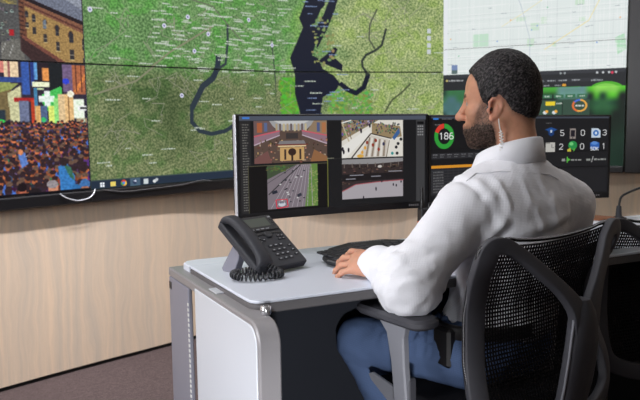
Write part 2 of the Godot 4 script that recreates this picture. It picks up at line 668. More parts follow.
func paint_map() -> Paint:
	var w := 1280
	var h := 680
	var fine := noise(3, 0.11, 4).get_image(w, h).get_data()
	var mid := noise(5, 0.018, 3).get_image(w, h).get_data()
	var big := noise(9, 0.006, 2).get_image(w, h).get_data()
	var d := PackedByteArray()
	d.resize(w * h * 3)
	for y in h:
		var v := float(y) / h
		for x in w:
			var u := float(x) / w
			var i := y * w + x
			var f := fine[i] / 127.5 - 1.0
			var m := mid[i] / 127.5 - 1.0
			var b := big[i] / 127.5 - 1.0
			var warm := smoothstep(0.55, 0.7, u + b * 0.08)                       # paler farmland on the right
			var low := smoothstep(0.46, 0.56, v) * (1.0 - warm)                   # drier, olive country in the lower left
			var wood_ := clampf(m * 1.3 + b * 0.9 + 0.2, 0.0, 1.0) * 0.7
			var r := lerpf(lerpf(104.0, 114.0, low), 150.0, warm)
			var g := lerpf(lerpf(140.0, 124.0, low), 164.0, warm)
			var l := lerpf(lerpf(88.0, 86.0, low), 112.0, warm)
			var wr := lerpf(66.0, 112.0, warm)
			var wg := lerpf(lerpf(128.0, 96.0, low), 138.0, warm)
			var wb := lerpf(50.0, 68.0, warm)
			r = lerpf(r, wr, wood_); g = lerpf(g, wg, wood_); l = lerpf(l, wb, wood_)
			var patch := exp(-pow((u - 0.185 + m * 0.05) / 0.09, 2.0) - pow((v - 0.66 + b * 0.06) / 0.14, 2.0))
			var s := (1.0 + f * 0.52 + b * 0.16 + m * 0.08) * (1.0 - 0.3 * patch)
			d[i * 3] = clampi(int(r * s), 0, 255)
			d[i * 3 + 1] = clampi(int(g * (s * 0.8 + 0.2)), 0, 255)
			d[i * 3 + 2] = clampi(int(l * s), 0, 255)
	var p := Paint.new(8, 8, Color.BLACK)
	p.im = Image.create_from_data(w, h, false, Image.FORMAT_RGB8, d)
	var sea := k8(20, 24, 40)
	# vivid wood beside the bay and at the foot of the map
	var r := rng(4)
	for k in 260:
		p.ell(r.randf_range(690, 745), r.randf_range(360, 500), r.randf_range(3, 9), r.randf_range(3, 8), k8(70 + r.randi() % 40, 132 + r.randi() % 40, 50))
	for k in 300:
		p.ell(r.randf_range(850, 1010), r.randf_range(400, 500), r.randf_range(3, 8), r.randf_range(3, 7), k8(80 + r.randi() % 50, 125 + r.randi() % 45, 60 + r.randi() % 20))
	# a thin haze of roads
	for k in 46:
		var a := Vector2(r.randf_range(0, w), r.randf_range(0, h))
		for q in 7:
			var b := a + Vector2(r.randf_range(-60, 60), r.randf_range(-50, 50))
			p.line(a.x, a.y, b.x, b.y, 1.4, k8(140, 140, 122))
			a = b
	p.poly([782, -80, 782, 4, 781, 102, 756, 164, 769, 194, 741, 257, 723, 296, 739, 349, 738, 412, 751, 463, 760, 500, 770, 690, 850, 690, 847, 501, 826, 474, 834, 423, 880, 400, 894, 376, 873, 349, 835, 332, 819, 296, 798, 286, 816, 236, 810, 180, 831, 133, 845, 119, 857, -80], sea)
	p.poly([816, 266, 855, 192, 880, 132, 894, 85, 896, -60, 866, -60, 866, 86, 841, 149, 810, 199], sea)
	p.poly([818, 306, 850, 282, 878, 258, 888, 265, 874, 292, 905, 318, 902, 339, 867, 325], sea)
	for k in 60:
		p.ell(r.randf_range(800, 880), r.randf_range(150, 320), r.randf_range(3, 7), r.randf_range(2, 6), k8(105 + r.randi() % 40, 120 + r.randi() % 30, 85))
	p.path([894, 376, 922, 398, 951, 410, 979, 390, 994, 349], 17, sea)
	p.path([994, 349, 976, 325, 973, 305, 987, 284, 1023, 267, 1045, 249, 1060, 195], 8, k8(44, 52, 48))
	p.path([1020, 263, 999, 230, 1002, 179, 1028, 128], 5, k8(70, 76, 62))
	p.path([438, 300, 433, 335, 414, 366, 376, 391, 353, 428, 336, 455], 19, k8(38, 48, 60))
	p.path([414, 366, 376, 391, 353, 428, 334, 458, 332, 500, 360, 528, 403, 538, 457, 530, 497, 509, 529, 490], 13, k8(42, 53, 62))
	p.path([476, 200, 474, 262, 464, 324, 433, 341], 8, k8(46, 56, 62))
	p.path([653, 236, 660, 301, 667, 366, 673, 465, 676, 540], 5, k8(58, 68, 60))
	p.path([1055, 477, 1081, 435, 1118, 408, 1148, 380], 6, k8(72, 80, 56))
	p.path([120, 60, 210, 40, 300, 130, 420, 150, 530, 250], 4, k8(100, 105, 88))
	p.path([20, 420, 150, 380, 260, 300, 420, 210], 5, k8(128, 128, 104))
	# place names too small to read, and pins
	for k in 330:
		var q := r.randf()
		var x := r.randf_range(180, 700) if q < 0.6 else r.randf_range(10, 1250)
		var y := r.randf_range(0, 345) if q < 0.6 else r.randf_range(0, 640)
		if q > 0.6 and x > 690 and r.randf() < 0.6: continue
		p.dashes(x, y, r.randf_range(14, 48), 4.4, k8(182, 192, 178), r)
	for k in 26:
		var x := r.randf_range(760, 905)
		p.dashes(x, r.randf_range(10, 480), r.randf_range(16, 40), 4.0, k8(120, 140, 178), r)
	for q in [[20, 196], [305, 105], [248, 222], [402, 236], [300, 420], [655, 255], [350, 290], [560, 180], [330, 190]]:
		p.ell(q[0], q[1], 7, 7, k8(205, 205, 225))
		p.ell(q[0], q[1], 3.5, 3.5, k8(120, 120, 160))
	# navigation buttons at the upper right of the map
	for y in [190, 215, 240, 262]: p.fr(1212, y, 1226, y + 16, k8(190, 196, 200))
	# task bar
	p.fr(0, 658, 1280, 680, k8(34, 46, 62))
	p.fr(0, 655, 1280, 658, k8(62, 78, 74))
	var icx := [32, 65, 98, 133, 168, 200]
	p.fr(118, 658, 150, 680, k8(70, 92, 112))
	for a in 2:
		for b in 2: p.fr(26 + a * 7, 663 + b * 7, 32 + a * 7, 669 + b * 7, k8(225, 230, 235))
	p.fr(57, 663, 73, 676, k8(222, 200, 100))
	p.ell(98, 669, 9, 9, k8(205, 66, 52)); p.poly([98, 669, 106, 663, 107, 673, 100, 678], k8(226, 190, 66)); p.poly([98, 669, 90, 664, 89, 673, 97, 678], k8(70, 150, 84)); p.ell(98, 669, 4, 4, k8(80, 130, 210))
	p.ell(133, 668, 7, 7, k8(40, 52, 80)); p.poly([127, 666, 136, 662, 139, 670], k8(190, 200, 220))
	p.fr(161, 662, 176, 677, k8(196, 204, 206))
	p.ell(197, 671, 6, 5, k8(210, 214, 216)); p.ell(204, 667, 5, 5, k8(180, 186, 190))
	return p

func paint_crowd() -> Paint:
	var p := Paint.new(640, 394, k8(28, 22, 34))
	p.s = 2.98
	p.warp = Vector3(0.000867, 0.8065, 136.85)
	p.y0 = 61.0
	var r := rng(21)
	# shop fronts at night; the same street goes on to the left of the frame
	p.fr(-250, 61, 90, 120, k8(50, 44, 60))
	for k in 26:
		var x := r.randf_range(-240, -6)
		p.fr(x, r.randf_range(61, 100), x + r.randf_range(4, 12), r.randf_range(104, 122), Color.from_hsv(r.randf(), r.randf_range(0.3, 0.8), r.randf_range(0.4, 0.95)))
	p.fr(0, 58, 14, 72, k8(214, 130, 120)); p.fr(8, 60, 22, 78, k8(232, 206, 170)); p.fr(12, 60, 14, 76, k8(150, 90, 90))
	p.fr(0, 76, 26, 81, k8(52, 76, 140)); p.poly([0, 81, 22, 82, 10, 92, 0, 92], k8(150, 160, 92))
	p.poly([0, 92, 14, 88, 14, 116, 0, 122], k8(120, 104, 70)); p.poly([10, 92, 24, 84, 24, 120, 12, 120], k8(206, 204, 160)); p.fr(0, 108, 7, 122, k8(44, 56, 66))
	p.fr(25, 58, 33, 93, k8(58, 92, 170)); p.fr(34, 58, 38, 84, k8(40, 60, 130)); p.fr(38, 60, 42, 78, k8(100, 160, 214))
	p.fr(41, 60, 54, 80, k8(42, 32, 40)); p.fr(46, 66, 52, 79, k8(232, 152, 84)); p.fr(53, 60, 66, 96, k8(28, 32, 36))
	p.fr(35, 80, 53, 85, k8(238, 244, 206)); p.fr(38, 86, 47, 88, k8(200, 220, 170)); p.fr(36, 86, 40, 118, k8(70, 130, 170))
	p.poly([44, 93, 64, 84, 66, 108, 46, 110], k8(74, 190, 90))
	p.fr(47, 89, 53, 105, k8(240, 255, 244)); p.fr(41, 94, 57, 100, k8(240, 255, 244))
	p.fr(66, 62, 76, 90, k8(116, 96, 130)); p.ell(69, 79, 3.5, 3, k8(50, 70, 210))
	p.fr(76, 62, 90, 92, k8(176, 104, 70)); p.line(78, 90, 90, 70, 3, k8(232, 140, 74)); p.fr(79, 62, 80, 90, k8(96, 54, 44)); p.fr(84, 62, 85, 90, k8(96, 54, 44))
	p.fr(16, 96, 36, 100, k8(170, 40, 40)); p.fr(21, 99, 31, 120, k8(112, 120, 150)); p.fr(33, 98, 36, 122, k8(190, 66, 40))
	p.fr(37, 104, 42, 124, k8(226, 176, 110)); p.fr(42, 104, 49, 122, k8(84, 104, 140)); p.fr(50, 104, 57, 124, k8(226, 240, 120)); p.fr(56, 96, 61, 124, k8(150, 226, 130))
	p.fr(60, 92, 67, 134, k8(226, 196, 150)); p.fr(67, 92, 75, 136, k8(232, 190, 132)); p.fr(70, 90, 71, 134, k8(150, 110, 70))
	p.ell(73, 92, 3.5, 3.5, k8(250, 246, 220)); p.fr(75, 97, 86, 117, k8(240, 255, 230)); p.fr(80, 104, 90, 109, k8(250, 250, 250)); p.fr(82, 105.5, 90, 107.5, k8(40, 40, 44))
	p.fr(78, 117, 88, 140, k8(170, 150, 120)); p.fr(82, 118, 86, 130, k8(206, 232, 206))
	p.ell(2, 121, 5, 4, k8(60, 220, 90)); p.ell(45, 118, 2.5, 2.5, k8(60, 190, 110))
	p.fr(-250, 122, 90, 200, k8(58, 44, 66))
	# the crowd, rows from far to near
	var y := 122.0
	while y < 192.0:
		var t := (y - 122.0) / 70.0
		var size := lerpf(2.0, 5.6, t)
		var x := -250.0 + r.randf() * 3.0
		while x < 88.0:
			var dark := Color.from_hsv(r.randf_range(0.56, 0.9), r.randf_range(0.3, 0.65), r.randf_range(0.18, 0.52))
			var v := r.randf()
			if v < 0.16: dark = k8(74, 112, 196)
			elif v < 0.2: dark = k8(160, 150, 168)
			elif v < 0.26: dark = k8(150, 70, 50)
			elif v < 0.29: dark = k8(50, 120, 86)
			var yy := y + r.randf_range(-2.0, 2.0)
			p.ell(x, yy + size * 2.3, size * 1.25, size * 1.9, dark)
			var glow := lerpf(1.0, 0.75, t) * r.randf_range(0.6, 1.0)
			var face := Color(0.92, 0.52, 0.33) * glow
			if r.randf() < 0.26 + t * 0.2: face = Color(0.22, 0.16, 0.2)
			p.ell(x, yy, size * 0.66, size * 0.85, face)
			p.ell(x + 0.1 * size, yy - size * 0.42, size * 0.66, size * 0.52, k8(52, 36, 40) if r.randf() < 0.7 else k8(110, 84, 70))
			x += size * r.randf_range(1.2, 2.1)
		y += size * 0.95
	# near figures
	p.poly([57, 166, 66, 164, 73, 176, 74, 193, 58, 193], k8(58, 124, 190)); p.poly([62, 164, 70, 168, 73, 182, 68, 178], k8(60, 110, 90))
	p.ell(63, 162, 4, 4.5, k8(50, 38, 40))
	p.ell(50.5, 189, 5.4, 7.5, k8(206, 140, 112)); p.ell(50, 184, 5.8, 4.4, k8(150, 142, 146)); p.ell(49, 197, 9, 6, k8(34, 34, 44))
	p.ell(83, 187, 5.2, 6, k8(64, 112, 170)); p.ell(83, 192, 4.4, 3.2, k8(170, 112, 90)); p.ell(74, 192, 5, 6, k8(50, 110, 170))
	p.ell(19.5, 189, 4, 6.5, k8(180, 100, 76)); p.ell(19.5, 185, 4.6, 4.5, k8(30, 20, 24))
	p.ell(32, 194, 5.5, 4.5, k8(186, 104, 86)); p.ell(32, 190.5, 6.5, 3.6, k8(36, 28, 32))
	p.poly([17, 152, 24, 150, 27, 162, 20, 166], k8(96, 130, 200)); p.ell(20, 150, 2.4, 3, k8(222, 140, 96))
	p.fr(-250, 191.4, 90, 200, k8(16, 14, 20))
	p.soften(3)
	return p

func paint_building() -> Paint:
	var p := Paint.new(640, 394, k8(84, 84, 84))
	p.s = 2.98
	p.warp = Vector3(0.000843, 0.7997, 142.28)
	p.y0 = -71.0
	var r := rng(8)
	p.fr(-250, -72, 90, 64, k8(92, 92, 92))
	# street with queues of cars
	for k in 420:
		var x := r.randf_range(-240, 22)
		var y := r.randf_range(-70, 46)
		var c := Color.from_hsv(r.randf(), 0.12, r.randf_range(0.2, 0.75))
		p.poly([x, y, x + 3.2, y + 0.6, x + 3.0, y + 3.0, x - 0.2, y + 2.4], c)
		p.fr(x + 0.6, y + 0.7, x + 2.4, y + 1.5, k8(40, 44, 52))
	p.fr(9, 32, 14, 38, k8(190, 40, 48))
	for k in 5: p.line(0, 3 + k * 0.9, 18, 4 + k * 0.9, 0.5, k8(170, 150, 80))
	p.poly([0, 45, 20, 40, 24, 62, 0, 62], k8(120, 118, 112))
	p.line(0, 55, 5, 45, 0.8, k8(190, 190, 186)); p.line(8, 58, 12, 47, 0.8, k8(190, 190, 186))
	# roof
	p.poly([26, -80, 92, -80, 92, 22, 30, 0], k8(122, 128, 146))
	p.poly([54, -10, 80, -12, 92, 4, 92, 12], k8(156, 162, 176))
	p.poly([40, -80, 60, -80, 70, -20, 48, -16], k8(96, 100, 116))
	# cornice
	p.poly([24, 0, 30, 0, 88, 20, 88, 24, 24, 2], k8(40, 30, 36))
	p.poly([24, 2, 88, 24, 88, 33, 24, 8], k8(142, 96, 74))
	p.poly([24, 5, 88, 28, 88, 30, 24, 6.5], k8(96, 56, 50))
	# front wall
	p.poly([25, 8, 88, 33, 88, 64, 62, 64, 25, 40], k8(176, 142, 88))
	p.poly([20, 0, 26, 2, 27, 42, 20, 38], k8(120, 78, 60))
	for k in 8: p.poly([20, 4 + k * 4.4, 25, 5 + k * 4.4, 25, 6.6 + k * 4.4, 20, 5.6 + k * 4.4], k8(70, 44, 40))
	var wx := [27.5, 34.5, 45.5, 57.5, 71.0, 85.0]
	for i in 6:
		var x: float = wx[i]
		var sc := 0.7 + i * 0.13
		var yt := 9.0 + (x - 25.0) * 0.395 + 3.0
		var gl := k8(56, 54, 60) if i != 2 else k8(120, 132, 146)
		p.ell(x, yt + 2.4 * sc, 2.4 * sc, 3.4 * sc, k8(110, 80, 54)); p.ell(x, yt + 2.6 * sc, 1.9 * sc, 3.0 * sc, gl)
		p.fr(x - 1.9 * sc, yt + 2.4 * sc, x + 1.9 * sc, yt + 9.0 * sc, gl)
		p.fr(x - 1.9 * sc, yt + 5.4 * sc, x + 1.9 * sc, yt + 5.9 * sc, k8(170, 160, 140))
		p.fr(x - 1.9 * sc, yt + 15.0 * sc, x + 1.9 * sc, yt + 23.0 * sc, k8(62, 58, 60))
		p.fr(x - 1.9 * sc, yt + 19.0 * sc, x + 1.9 * sc, yt + 19.5 * sc, k8(150, 140, 124))
		p.fr(x - 2.3 * sc, yt + 23.0 * sc, x + 2.3 * sc, yt + 23.8 * sc, k8(206, 180, 128))
	p.poly([24, 39, 62, 63, 62, 70, 40, 70, 20, 52, 20, 38], k8(66, 46, 46))
	p.poly([22, 36, 64, 61, 60, 63, 22, 40], k8(128, 78, 66))
	p.soften(3)
	return p

func paint_town() -> Paint:           # street map in a browser above a dashboard
	var p := Paint.new(1024, 1330, k8(226, 234, 232))
	var r := rng(33)
	for k in 16:
		var x := r.randf_range(40, 980)
		var y := r.randf_range(0, 780)
		p.fr(x, y, x + r.randf_range(16, 60), y + r.randf_range(20, 50), k8(206, 228, 208))
	p.fr(192, 594, 284, 668, k8(196, 226, 204)); p.poly([965, 660, 1010, 640, 1024, 720, 980, 745], k8(176, 222, 186))
	for k in 62:
		var x := r.randf_range(0, 1024)
		p.line(x, 0, x + r.randf_range(-4, 4), 820, 1.6, k8(244, 246, 246) if k % 3 else k8(208, 216, 216))
	for k in 54:
		var y := r.randf_range(0, 820)
		p.line(0, y, 1024, y + r.randf_range(-5, 5), 1.6, k8(244, 246, 246) if k % 3 else k8(206, 214, 214))
	p.path([60, 0, 300, 200, 420, 330, 470, 460, 520, 640, 520, 820], 4, k8(196, 206, 214))
	p.path([600, 700, 700, 640, 830, 560, 900, 420, 960, 300], 4, k8(240, 224, 158))
	p.path([360, 560, 470, 500, 600, 420, 760, 300], 3, k8(236, 226, 176))
	for k in 60:
		p.dashes(r.randf_range(30, 980), r.randf_range(0, 800), r.randf_range(12, 34), 4, k8(160, 168, 176), r)
	for k in 26: p.ell(r.randf_range(40, 1000), r.randf_range(200, 800), 4, 4, [k8(240, 176, 110), k8(130, 200, 160), k8(120, 160, 220)][k % 3])
	p.fr(0, 0, 38, 820, k8(232, 236, 240))
	p.fr(64, 760, 100, 812, k8(120, 140, 180)); p.fr(64, 790, 100, 812, k8(90, 110, 110))
	# window bars
	p.fr(0, 816, 1024, 908, k8(34, 36, 40))
	p.fr(0, 816, 1024, 836, k8(50, 52, 58))
	p.ell(36, 850, 6, 6, k8(220, 200, 120))
	p.dashes(46, 845, 90, 10, k8(170, 172, 176), r)
	for x in [690, 712]: p.ell(x, 832, 6, 6, k8(150, 156, 160))
	p.fr(540, 862, 900, 880, k8(44, 46, 52))
	for x in [556, 620, 680, 750]: p.dashes(x, 866, 44, 8, k8(160, 164, 168), r)
	for x in [880, 910, 940, 975]: p.ell(x, 836, 6, 6, k8(200, 204, 208))
	p.ell(956, 838, 7, 7, k8(220, 60, 90))
	p.dashes(850, 870, 60, 9, k8(150, 156, 160), r)
	for x in [560, 600, 660]: p.dashes(x, 892, 30, 8, k8(150, 156, 160), r)
	p.fr(700, 890, 720, 902, k8(226, 160, 50))
	# desktop picture: green leaves and pale sky, out of focus
	for y in range(908, 1330, 2):
		for x in range(0, 1024, 4):
			var a := 0.5 + 0.5 * sin(x * 0.013 + sin(y * 0.011) * 2.0)
			p.im.fill_rect(Rect2i(x, y, 4, 2), Color(0.06 + 0.04 * a, 0.12 + 0.07 * a, 0.085 + 0.06 * a) if x > 560 else Color(0.13 + 0.07 * a, 0.24 + 0.10 * a, 0.2 + 0.1 * a))
	p.poly([520, 906, 800, 906, 760, 930, 560, 935], k8(64, 150, 50)); p.fr(680, 910, 840, 960, k8(96, 140, 130))
	p.ell(930, 925, 86, 42, k8(82, 176, 44)); p.ell(925, 918, 60, 24, k8(130, 206, 80)); 
	p.ell(910, 1010, 76, 58, k8(24, 66, 38)); p.ell(905, 1004, 50, 36, k8(40, 92, 54))
	p.ell(120, 960, 110, 50, k8(54, 110, 70)); p.ell(60, 1010, 60, 60, k8(70, 110, 110))
	var low := p.im.get_region(Rect2i(0, 908, 1024, 422))
	low.resize(32, 13, Image.INTERPOLATE_BILINEAR)
	low.resize(1024, 422, Image.INTERPOLATE_CUBIC)
	p.im.blit_rect(low, Rect2i(0, 0, 1024, 422), Vector2i(0, 908))
	# weather and gauge panes
	for k in 6: p.fr(470 + k * 62, 946, 522 + k * 62, 966, k8(50, 106, 74)); 
	for k in 6: p.dashes(482 + k * 62, 952, 28, 8, k8(180, 200, 186), r)
	p.fr(440, 976, 700, 1100, k8(46, 78, 62)); p.fr(706, 976, 846, 1100, k8(48, 74, 60))
	p.fr(612, 984, 664, 1006, k8(232, 206, 40)); p.dashes(670, 990, 30, 9, k8(190, 200, 190), r)
	for x in [560, 610, 660]:
		p.ell(x, 1044, 12, 9, k8(214, 222, 226)); p.ell(x + 9, 1038, 8, 8, k8(236, 170, 60)); p.fr(x - 10, 1060, x + 12, 1070, k8(196, 206, 200))
	p.ring(794, 1008, 40, 10, 0, 200, k8(232, 168, 70), 34); p.ring(794, 1008, 40, 10, 200, 330, k8(226, 110, 50), 34); p.ring(794, 1008, 40, 10, 310, 365, k8(70, 110, 220), 34)
	p.dashes(772, 1003, 44, 10, k8(214, 220, 216), r)
	return p

func paint_feeds() -> Paint:           # left monitor: a list and four camera pictures
	# drawn in millimetres-like units, 190 by 104
	var p := Paint.new(950, 500, k8(30, 30, 32))
	p.s = 5.0
	var r := rng(51)
	p.fr(0, 0, 190, 4.5, k8(84, 90, 104)); p.fr(3, 1, 10, 3, k8(70, 130, 220)); p.fr(0, 4.5, 190, 5.2, k8(50, 52, 56))
	p.fr(0, 5.2, 10.5, 100, k8(44, 43, 44))
	for k in 34: p.dashes(2.6, 8 + k * 2.65, r.randf_range(4, 7), 1.3, k8(120, 118, 114), r)
	p.soften(2)
	# the four pictures sit a little towards the near edge
	p.warp = Vector3(0, 1.015, -11.5)
	# shopping hall
	var a := [25, 5, 97, 49]
	p.fr(25, 5, 97, 49, k8(96, 78, 70))
	p.poly([38, 5, 86, 5, 76, 15, 48, 15], k8(168, 168, 170)); p.poly([44, 5, 80, 5, 72, 9, 52, 9], k8(206, 206, 206))
	for k in 9: p.fr(46 + k * 3.6, 8, 48 + k * 3.6, 16, [k8(180, 160, 130), k8(110, 96, 96), k8(200, 186, 150)][k % 3])
	p.poly([25, 5, 40, 5, 48, 18, 25, 24], k8(112, 92, 92)); p.poly([97, 5, 84, 5, 76, 18, 97, 24], k8(150, 128, 104))
	p.fr(28, 7, 33, 17, k8(176, 100, 66)); p.fr(35, 7, 38, 16, k8(96, 110, 150)); p.fr(87, 7, 90, 17, k8(84, 96, 140)); p.fr(92, 7, 96, 18, k8(180, 120, 80))
	p.poly([25, 22, 50, 15, 50, 19, 25, 30], k8(150, 118, 132)); p.poly([97, 22, 72, 15, 72, 19, 97, 30], k8(150, 118, 132))
	p.line(25, 21, 50, 15.5, 1.4, k8(206, 96, 110)); p.line(97, 21, 72, 15.5, 1.4, k8(206, 96, 110)); p.line(25, 30, 50, 20, 1.2, k8(196, 176, 190)); p.line(97, 30, 72, 20, 1.2, k8(196, 176, 190))
	for k in 130:
		var x := r.randf_range(26, 96)
		var y := r.randf_range(24, 48)
		p.fr(x, y, x + r.randf_range(0.5, 2.4), y + r.randf_range(0.5, 2.2), Color.from_hsv(r.randf_range(0.02, 0.12), r.randf_range(0.15, 0.5), r.randf_range(0.15, 0.85)))
	p.fr(56, 18, 68, 24, k8(64, 58, 58)); p.poly([50, 26, 74, 26, 76, 30, 48, 30], k8(132, 128, 130)); p.fr(48, 31, 76, 32.4, k8(232, 206, 160)); p.fr(46, 29.5, 78, 31, k8(120, 64, 56))
	p.fr(50, 33, 74, 47, k8(206, 166, 110)); p.ell(62, 38, 4, 4, k8(60, 42, 36)); p.fr(61, 40, 63, 47, k8(60, 44, 36)); p.fr(54, 35, 56, 46, k8(70, 54, 46)); p.fr(69, 35, 71, 46, k8(70, 54, 46))
	p.poly([25, 44, 38, 36, 42, 49, 25, 49], k8(122, 84, 80)); p.poly([97, 44, 84, 36, 80, 49, 97, 49], k8(150, 106, 72))
	p.fr(20, 51, 97, 51.6, k8(96, 92, 70)); p.fr(18.6, 51, 19.2, 100, k8(86, 84, 60)); p.fr(97, 46, 97.8, 100, k8(120, 124, 60)); p.fr(97, 46, 104, 46.6, k8(150, 150, 130))
	# motorway
	p.fr(19.2, 51.6, 97, 100, k8(22, 20, 20))
	p.poly([37, 51.6, 87, 51.6, 87, 97.5, 37, 97.5], k8(132, 122, 130))
	p.poly([37, 51.6, 66, 51.6, 37, 66], k8(70, 84, 62))
	for k in 50: p.ell(r.randf_range(37, 58), r.randf_range(51.8, 58), 1.4, 0.9, k8(60 + r.randi() % 40, 80 + r.randi() % 40, 60))
	p.poly([80, 51.6, 87, 51.6, 87, 97.5, 74, 97.5], k8(104, 140, 70))
	for k in 60: p.ell(r.randf_range(79, 87), r.randf_range(56, 97), 0.8, 0.6, k8(150, 160, 100))
	for k in 9: p.line(40 + k * 5.2, 97, 66 + k * 1.8, 52, 0.5, k8(176, 168, 176))
	p.line(38, 82, 70, 52, 1.1, k8(60, 56, 60)); p.line(37, 70, 66, 52, 0.8, k8(96, 90, 96))
	for k in 26:
		var x := r.randf_range(46, 74)
		var y := r.randf_range(56, 92)
		p.fr(x, y, x + 1.8, y + 1.2, [k8(40, 40, 44), k8(60, 60, 68), k8(220, 220, 220)][k % 3])
	p.poly([41, 79, 46, 77.5, 47, 80.5, 42, 82], k8(40, 44, 56)); p.poly([66, 84, 70, 82, 71, 85, 67, 87], k8(52, 54, 66))
	for q in [[45, 88, 56, 88], [56, 88, 57, 96], [57, 96, 46, 97], [46, 97, 45, 88]]: p.line(q[0], q[1], q[2], q[3], 0.9, k8(226, 40, 66))
	p.ell(51, 93, 3.6, 2.4, k8(206, 210, 220)); p.fr(48.6, 91, 53, 92, k8(70, 76, 96))
	# gallery seen from above
	p.fr(112, 5, 175, 47, k8(232, 228, 218))
	p.poly([112, 5, 150, 5, 112, 28], k8(150, 132, 104))
	for k in 120:
		var x := r.randf_range(112, 146)
		var y := r.randf_range(5, 6.0 + (146 - x) * 0.55)
		p.fr(x, y, x + r.randf_range(0.6, 2.0), y + r.randf_range(0.8, 2.4), Color.from_hsv(r.randf(), r.randf_range(0.1, 0.6), r.randf_range(0.12, 0.8)))
	p.line(112, 8, 122, 5, 1.2, k8(240, 240, 236)); p.line(113, 10, 120, 30, 1.2, k8(196, 182, 150)); p.line(117, 8, 122, 26, 0.8, k8(120, 104, 80))
	p.poly([112, 34, 140, 14, 142, 19, 116, 47, 112, 47], k8(240, 238, 232))
	p.poly([143, 8, 172, 12, 174, 24, 162, 26, 143, 20], k8(158, 138, 104))
	for k in 60: p.fr(r.randf_range(144, 170), r.randf_range(8, 22), 0, 0, k8(70, 56, 50)) if k < 0 else p.ell(r.randf_range(144, 171), r.randf_range(8, 20), 0.7, 1.1, Color.from_hsv(r.randf(), 0.3, r.randf_range(0.15, 0.6)))
	p.line(142, 20, 163, 26, 1.2, k8(64, 56, 52)); p.line(142, 20, 122, 47, 1.4, k8(74, 64, 60))
	p.poly([142, 22, 160, 27, 158, 47, 128, 47], k8(214, 206, 196))
	for k in 7: p.poly([140 + k * 2.6, 24 + k * 0.6, 141.6 + k * 2.6, 24.4 + k * 0.6, 138 + k * 3.0, 46, 136 + k * 3.0, 46], [k8(150, 136, 120), k8(232, 228, 220)][k % 2])
	for q in [[138, 30], [136, 36], [144, 33], [150, 38], [147, 28], [133, 41], [155, 32]]: p.ell(q[0], q[1], 1.3, 2.0, [k8(150, 60, 44), k8(230, 170, 70), k8(60, 60, 90)][int(q[0]) % 3])
	p.ell(131, 45, 3.6, 1.8, k8(226, 176, 80))
	for q in [[113, 37], [114, 40], [119, 38], [132, 17], [141, 11]]: p.ell(q[0], q[1], 1.0, 2.6, k8(36, 32, 44))
	p.poly([164, 25, 171, 14, 172, 20, 166, 28], k8(66, 104, 160))
	for q in [[168, 36], [170, 32], [173, 27], [169, 43]]: p.ell(q[0], q[1], 1.5, 1.8, k8(40, 40, 44))
	p.ell(164, 43, 1.4, 1.8, k8(50, 150, 150))
	p.line(161, 28, 158, 47, 0.8, k8(120, 108, 90))
	# ice rink
	p.fr(112, 48.5, 175, 93, k8(58, 48, 48)); p.poly([112, 48.5, 175, 48.5, 175, 52.5, 144, 54.5, 112, 53.5], k8(150, 148, 150))
	for k in 8: p.fr(114 + k * 8, 53, 114.8 + k * 8, 58, k8(120, 110, 104))
	for k in 150: p.fr(r.randf_range(112, 174), r.randf_range(56, 76), 0, 0, k8(0, 0, 0)) if k < 0 else p.ell(r.randf_range(112, 175), r.randf_range(56, 77), r.randf_range(0.4, 1.6), r.randf_range(0.3, 0.8), Color.from_hsv(r.randf_range(0.0, 0.1), 0.3, r.randf_range(0.05, 0.5)))
	p.ell(151, 57.5, 2.2, 1.6, k8(206, 200, 196)); p.fr(112, 65, 175, 73, k8(34, 30, 32))
	for q in [[120, 66, 134], [142, 68, 152], [160, 63, 174], [116, 70, 126]]: p.fr(q[0], q[1], q[2], q[1] + 1.0, k8(150, 150, 160))
	p.poly([112, 93, 112, 84, 126, 77, 150, 75, 175, 74, 175, 93], k8(176, 170, 176)); p.path([112, 84, 126, 77, 150, 75, 175, 74], 1.0, k8(170, 90, 96))
	p.path([112, 82, 126, 75.6, 150, 73.8, 175, 72.8], 1.4, k8(60, 50, 54))
	for q in [[147, 83, 2.4], [165, 79, 1.6], [168, 80, 1.6], [173, 76, 1.4], [134, 92, 1.8], [153, 75, 1.0]]: p.ell(q[0], q[1], 0.7, q[2], k8(40, 36, 46))
	p.fr(98, 46.8, 175, 47.2, k8(60, 60, 56))
	p.warp = Vector3(0, 1, 0)
	# tool strip at the right
	p.fr(180, 5.2, 189, 100, k8(66, 66, 68)); p.fr(181, 7, 188, 10, k8(16, 16, 18))
	for k in 12: p.fr(181.4 + (k % 3) * 2.2, 11.5 + (k / 3) * 3.2, 183 + (k % 3) * 2.2, 13.4 + (k / 3) * 3.2, k8(140, 140, 142))
	return p

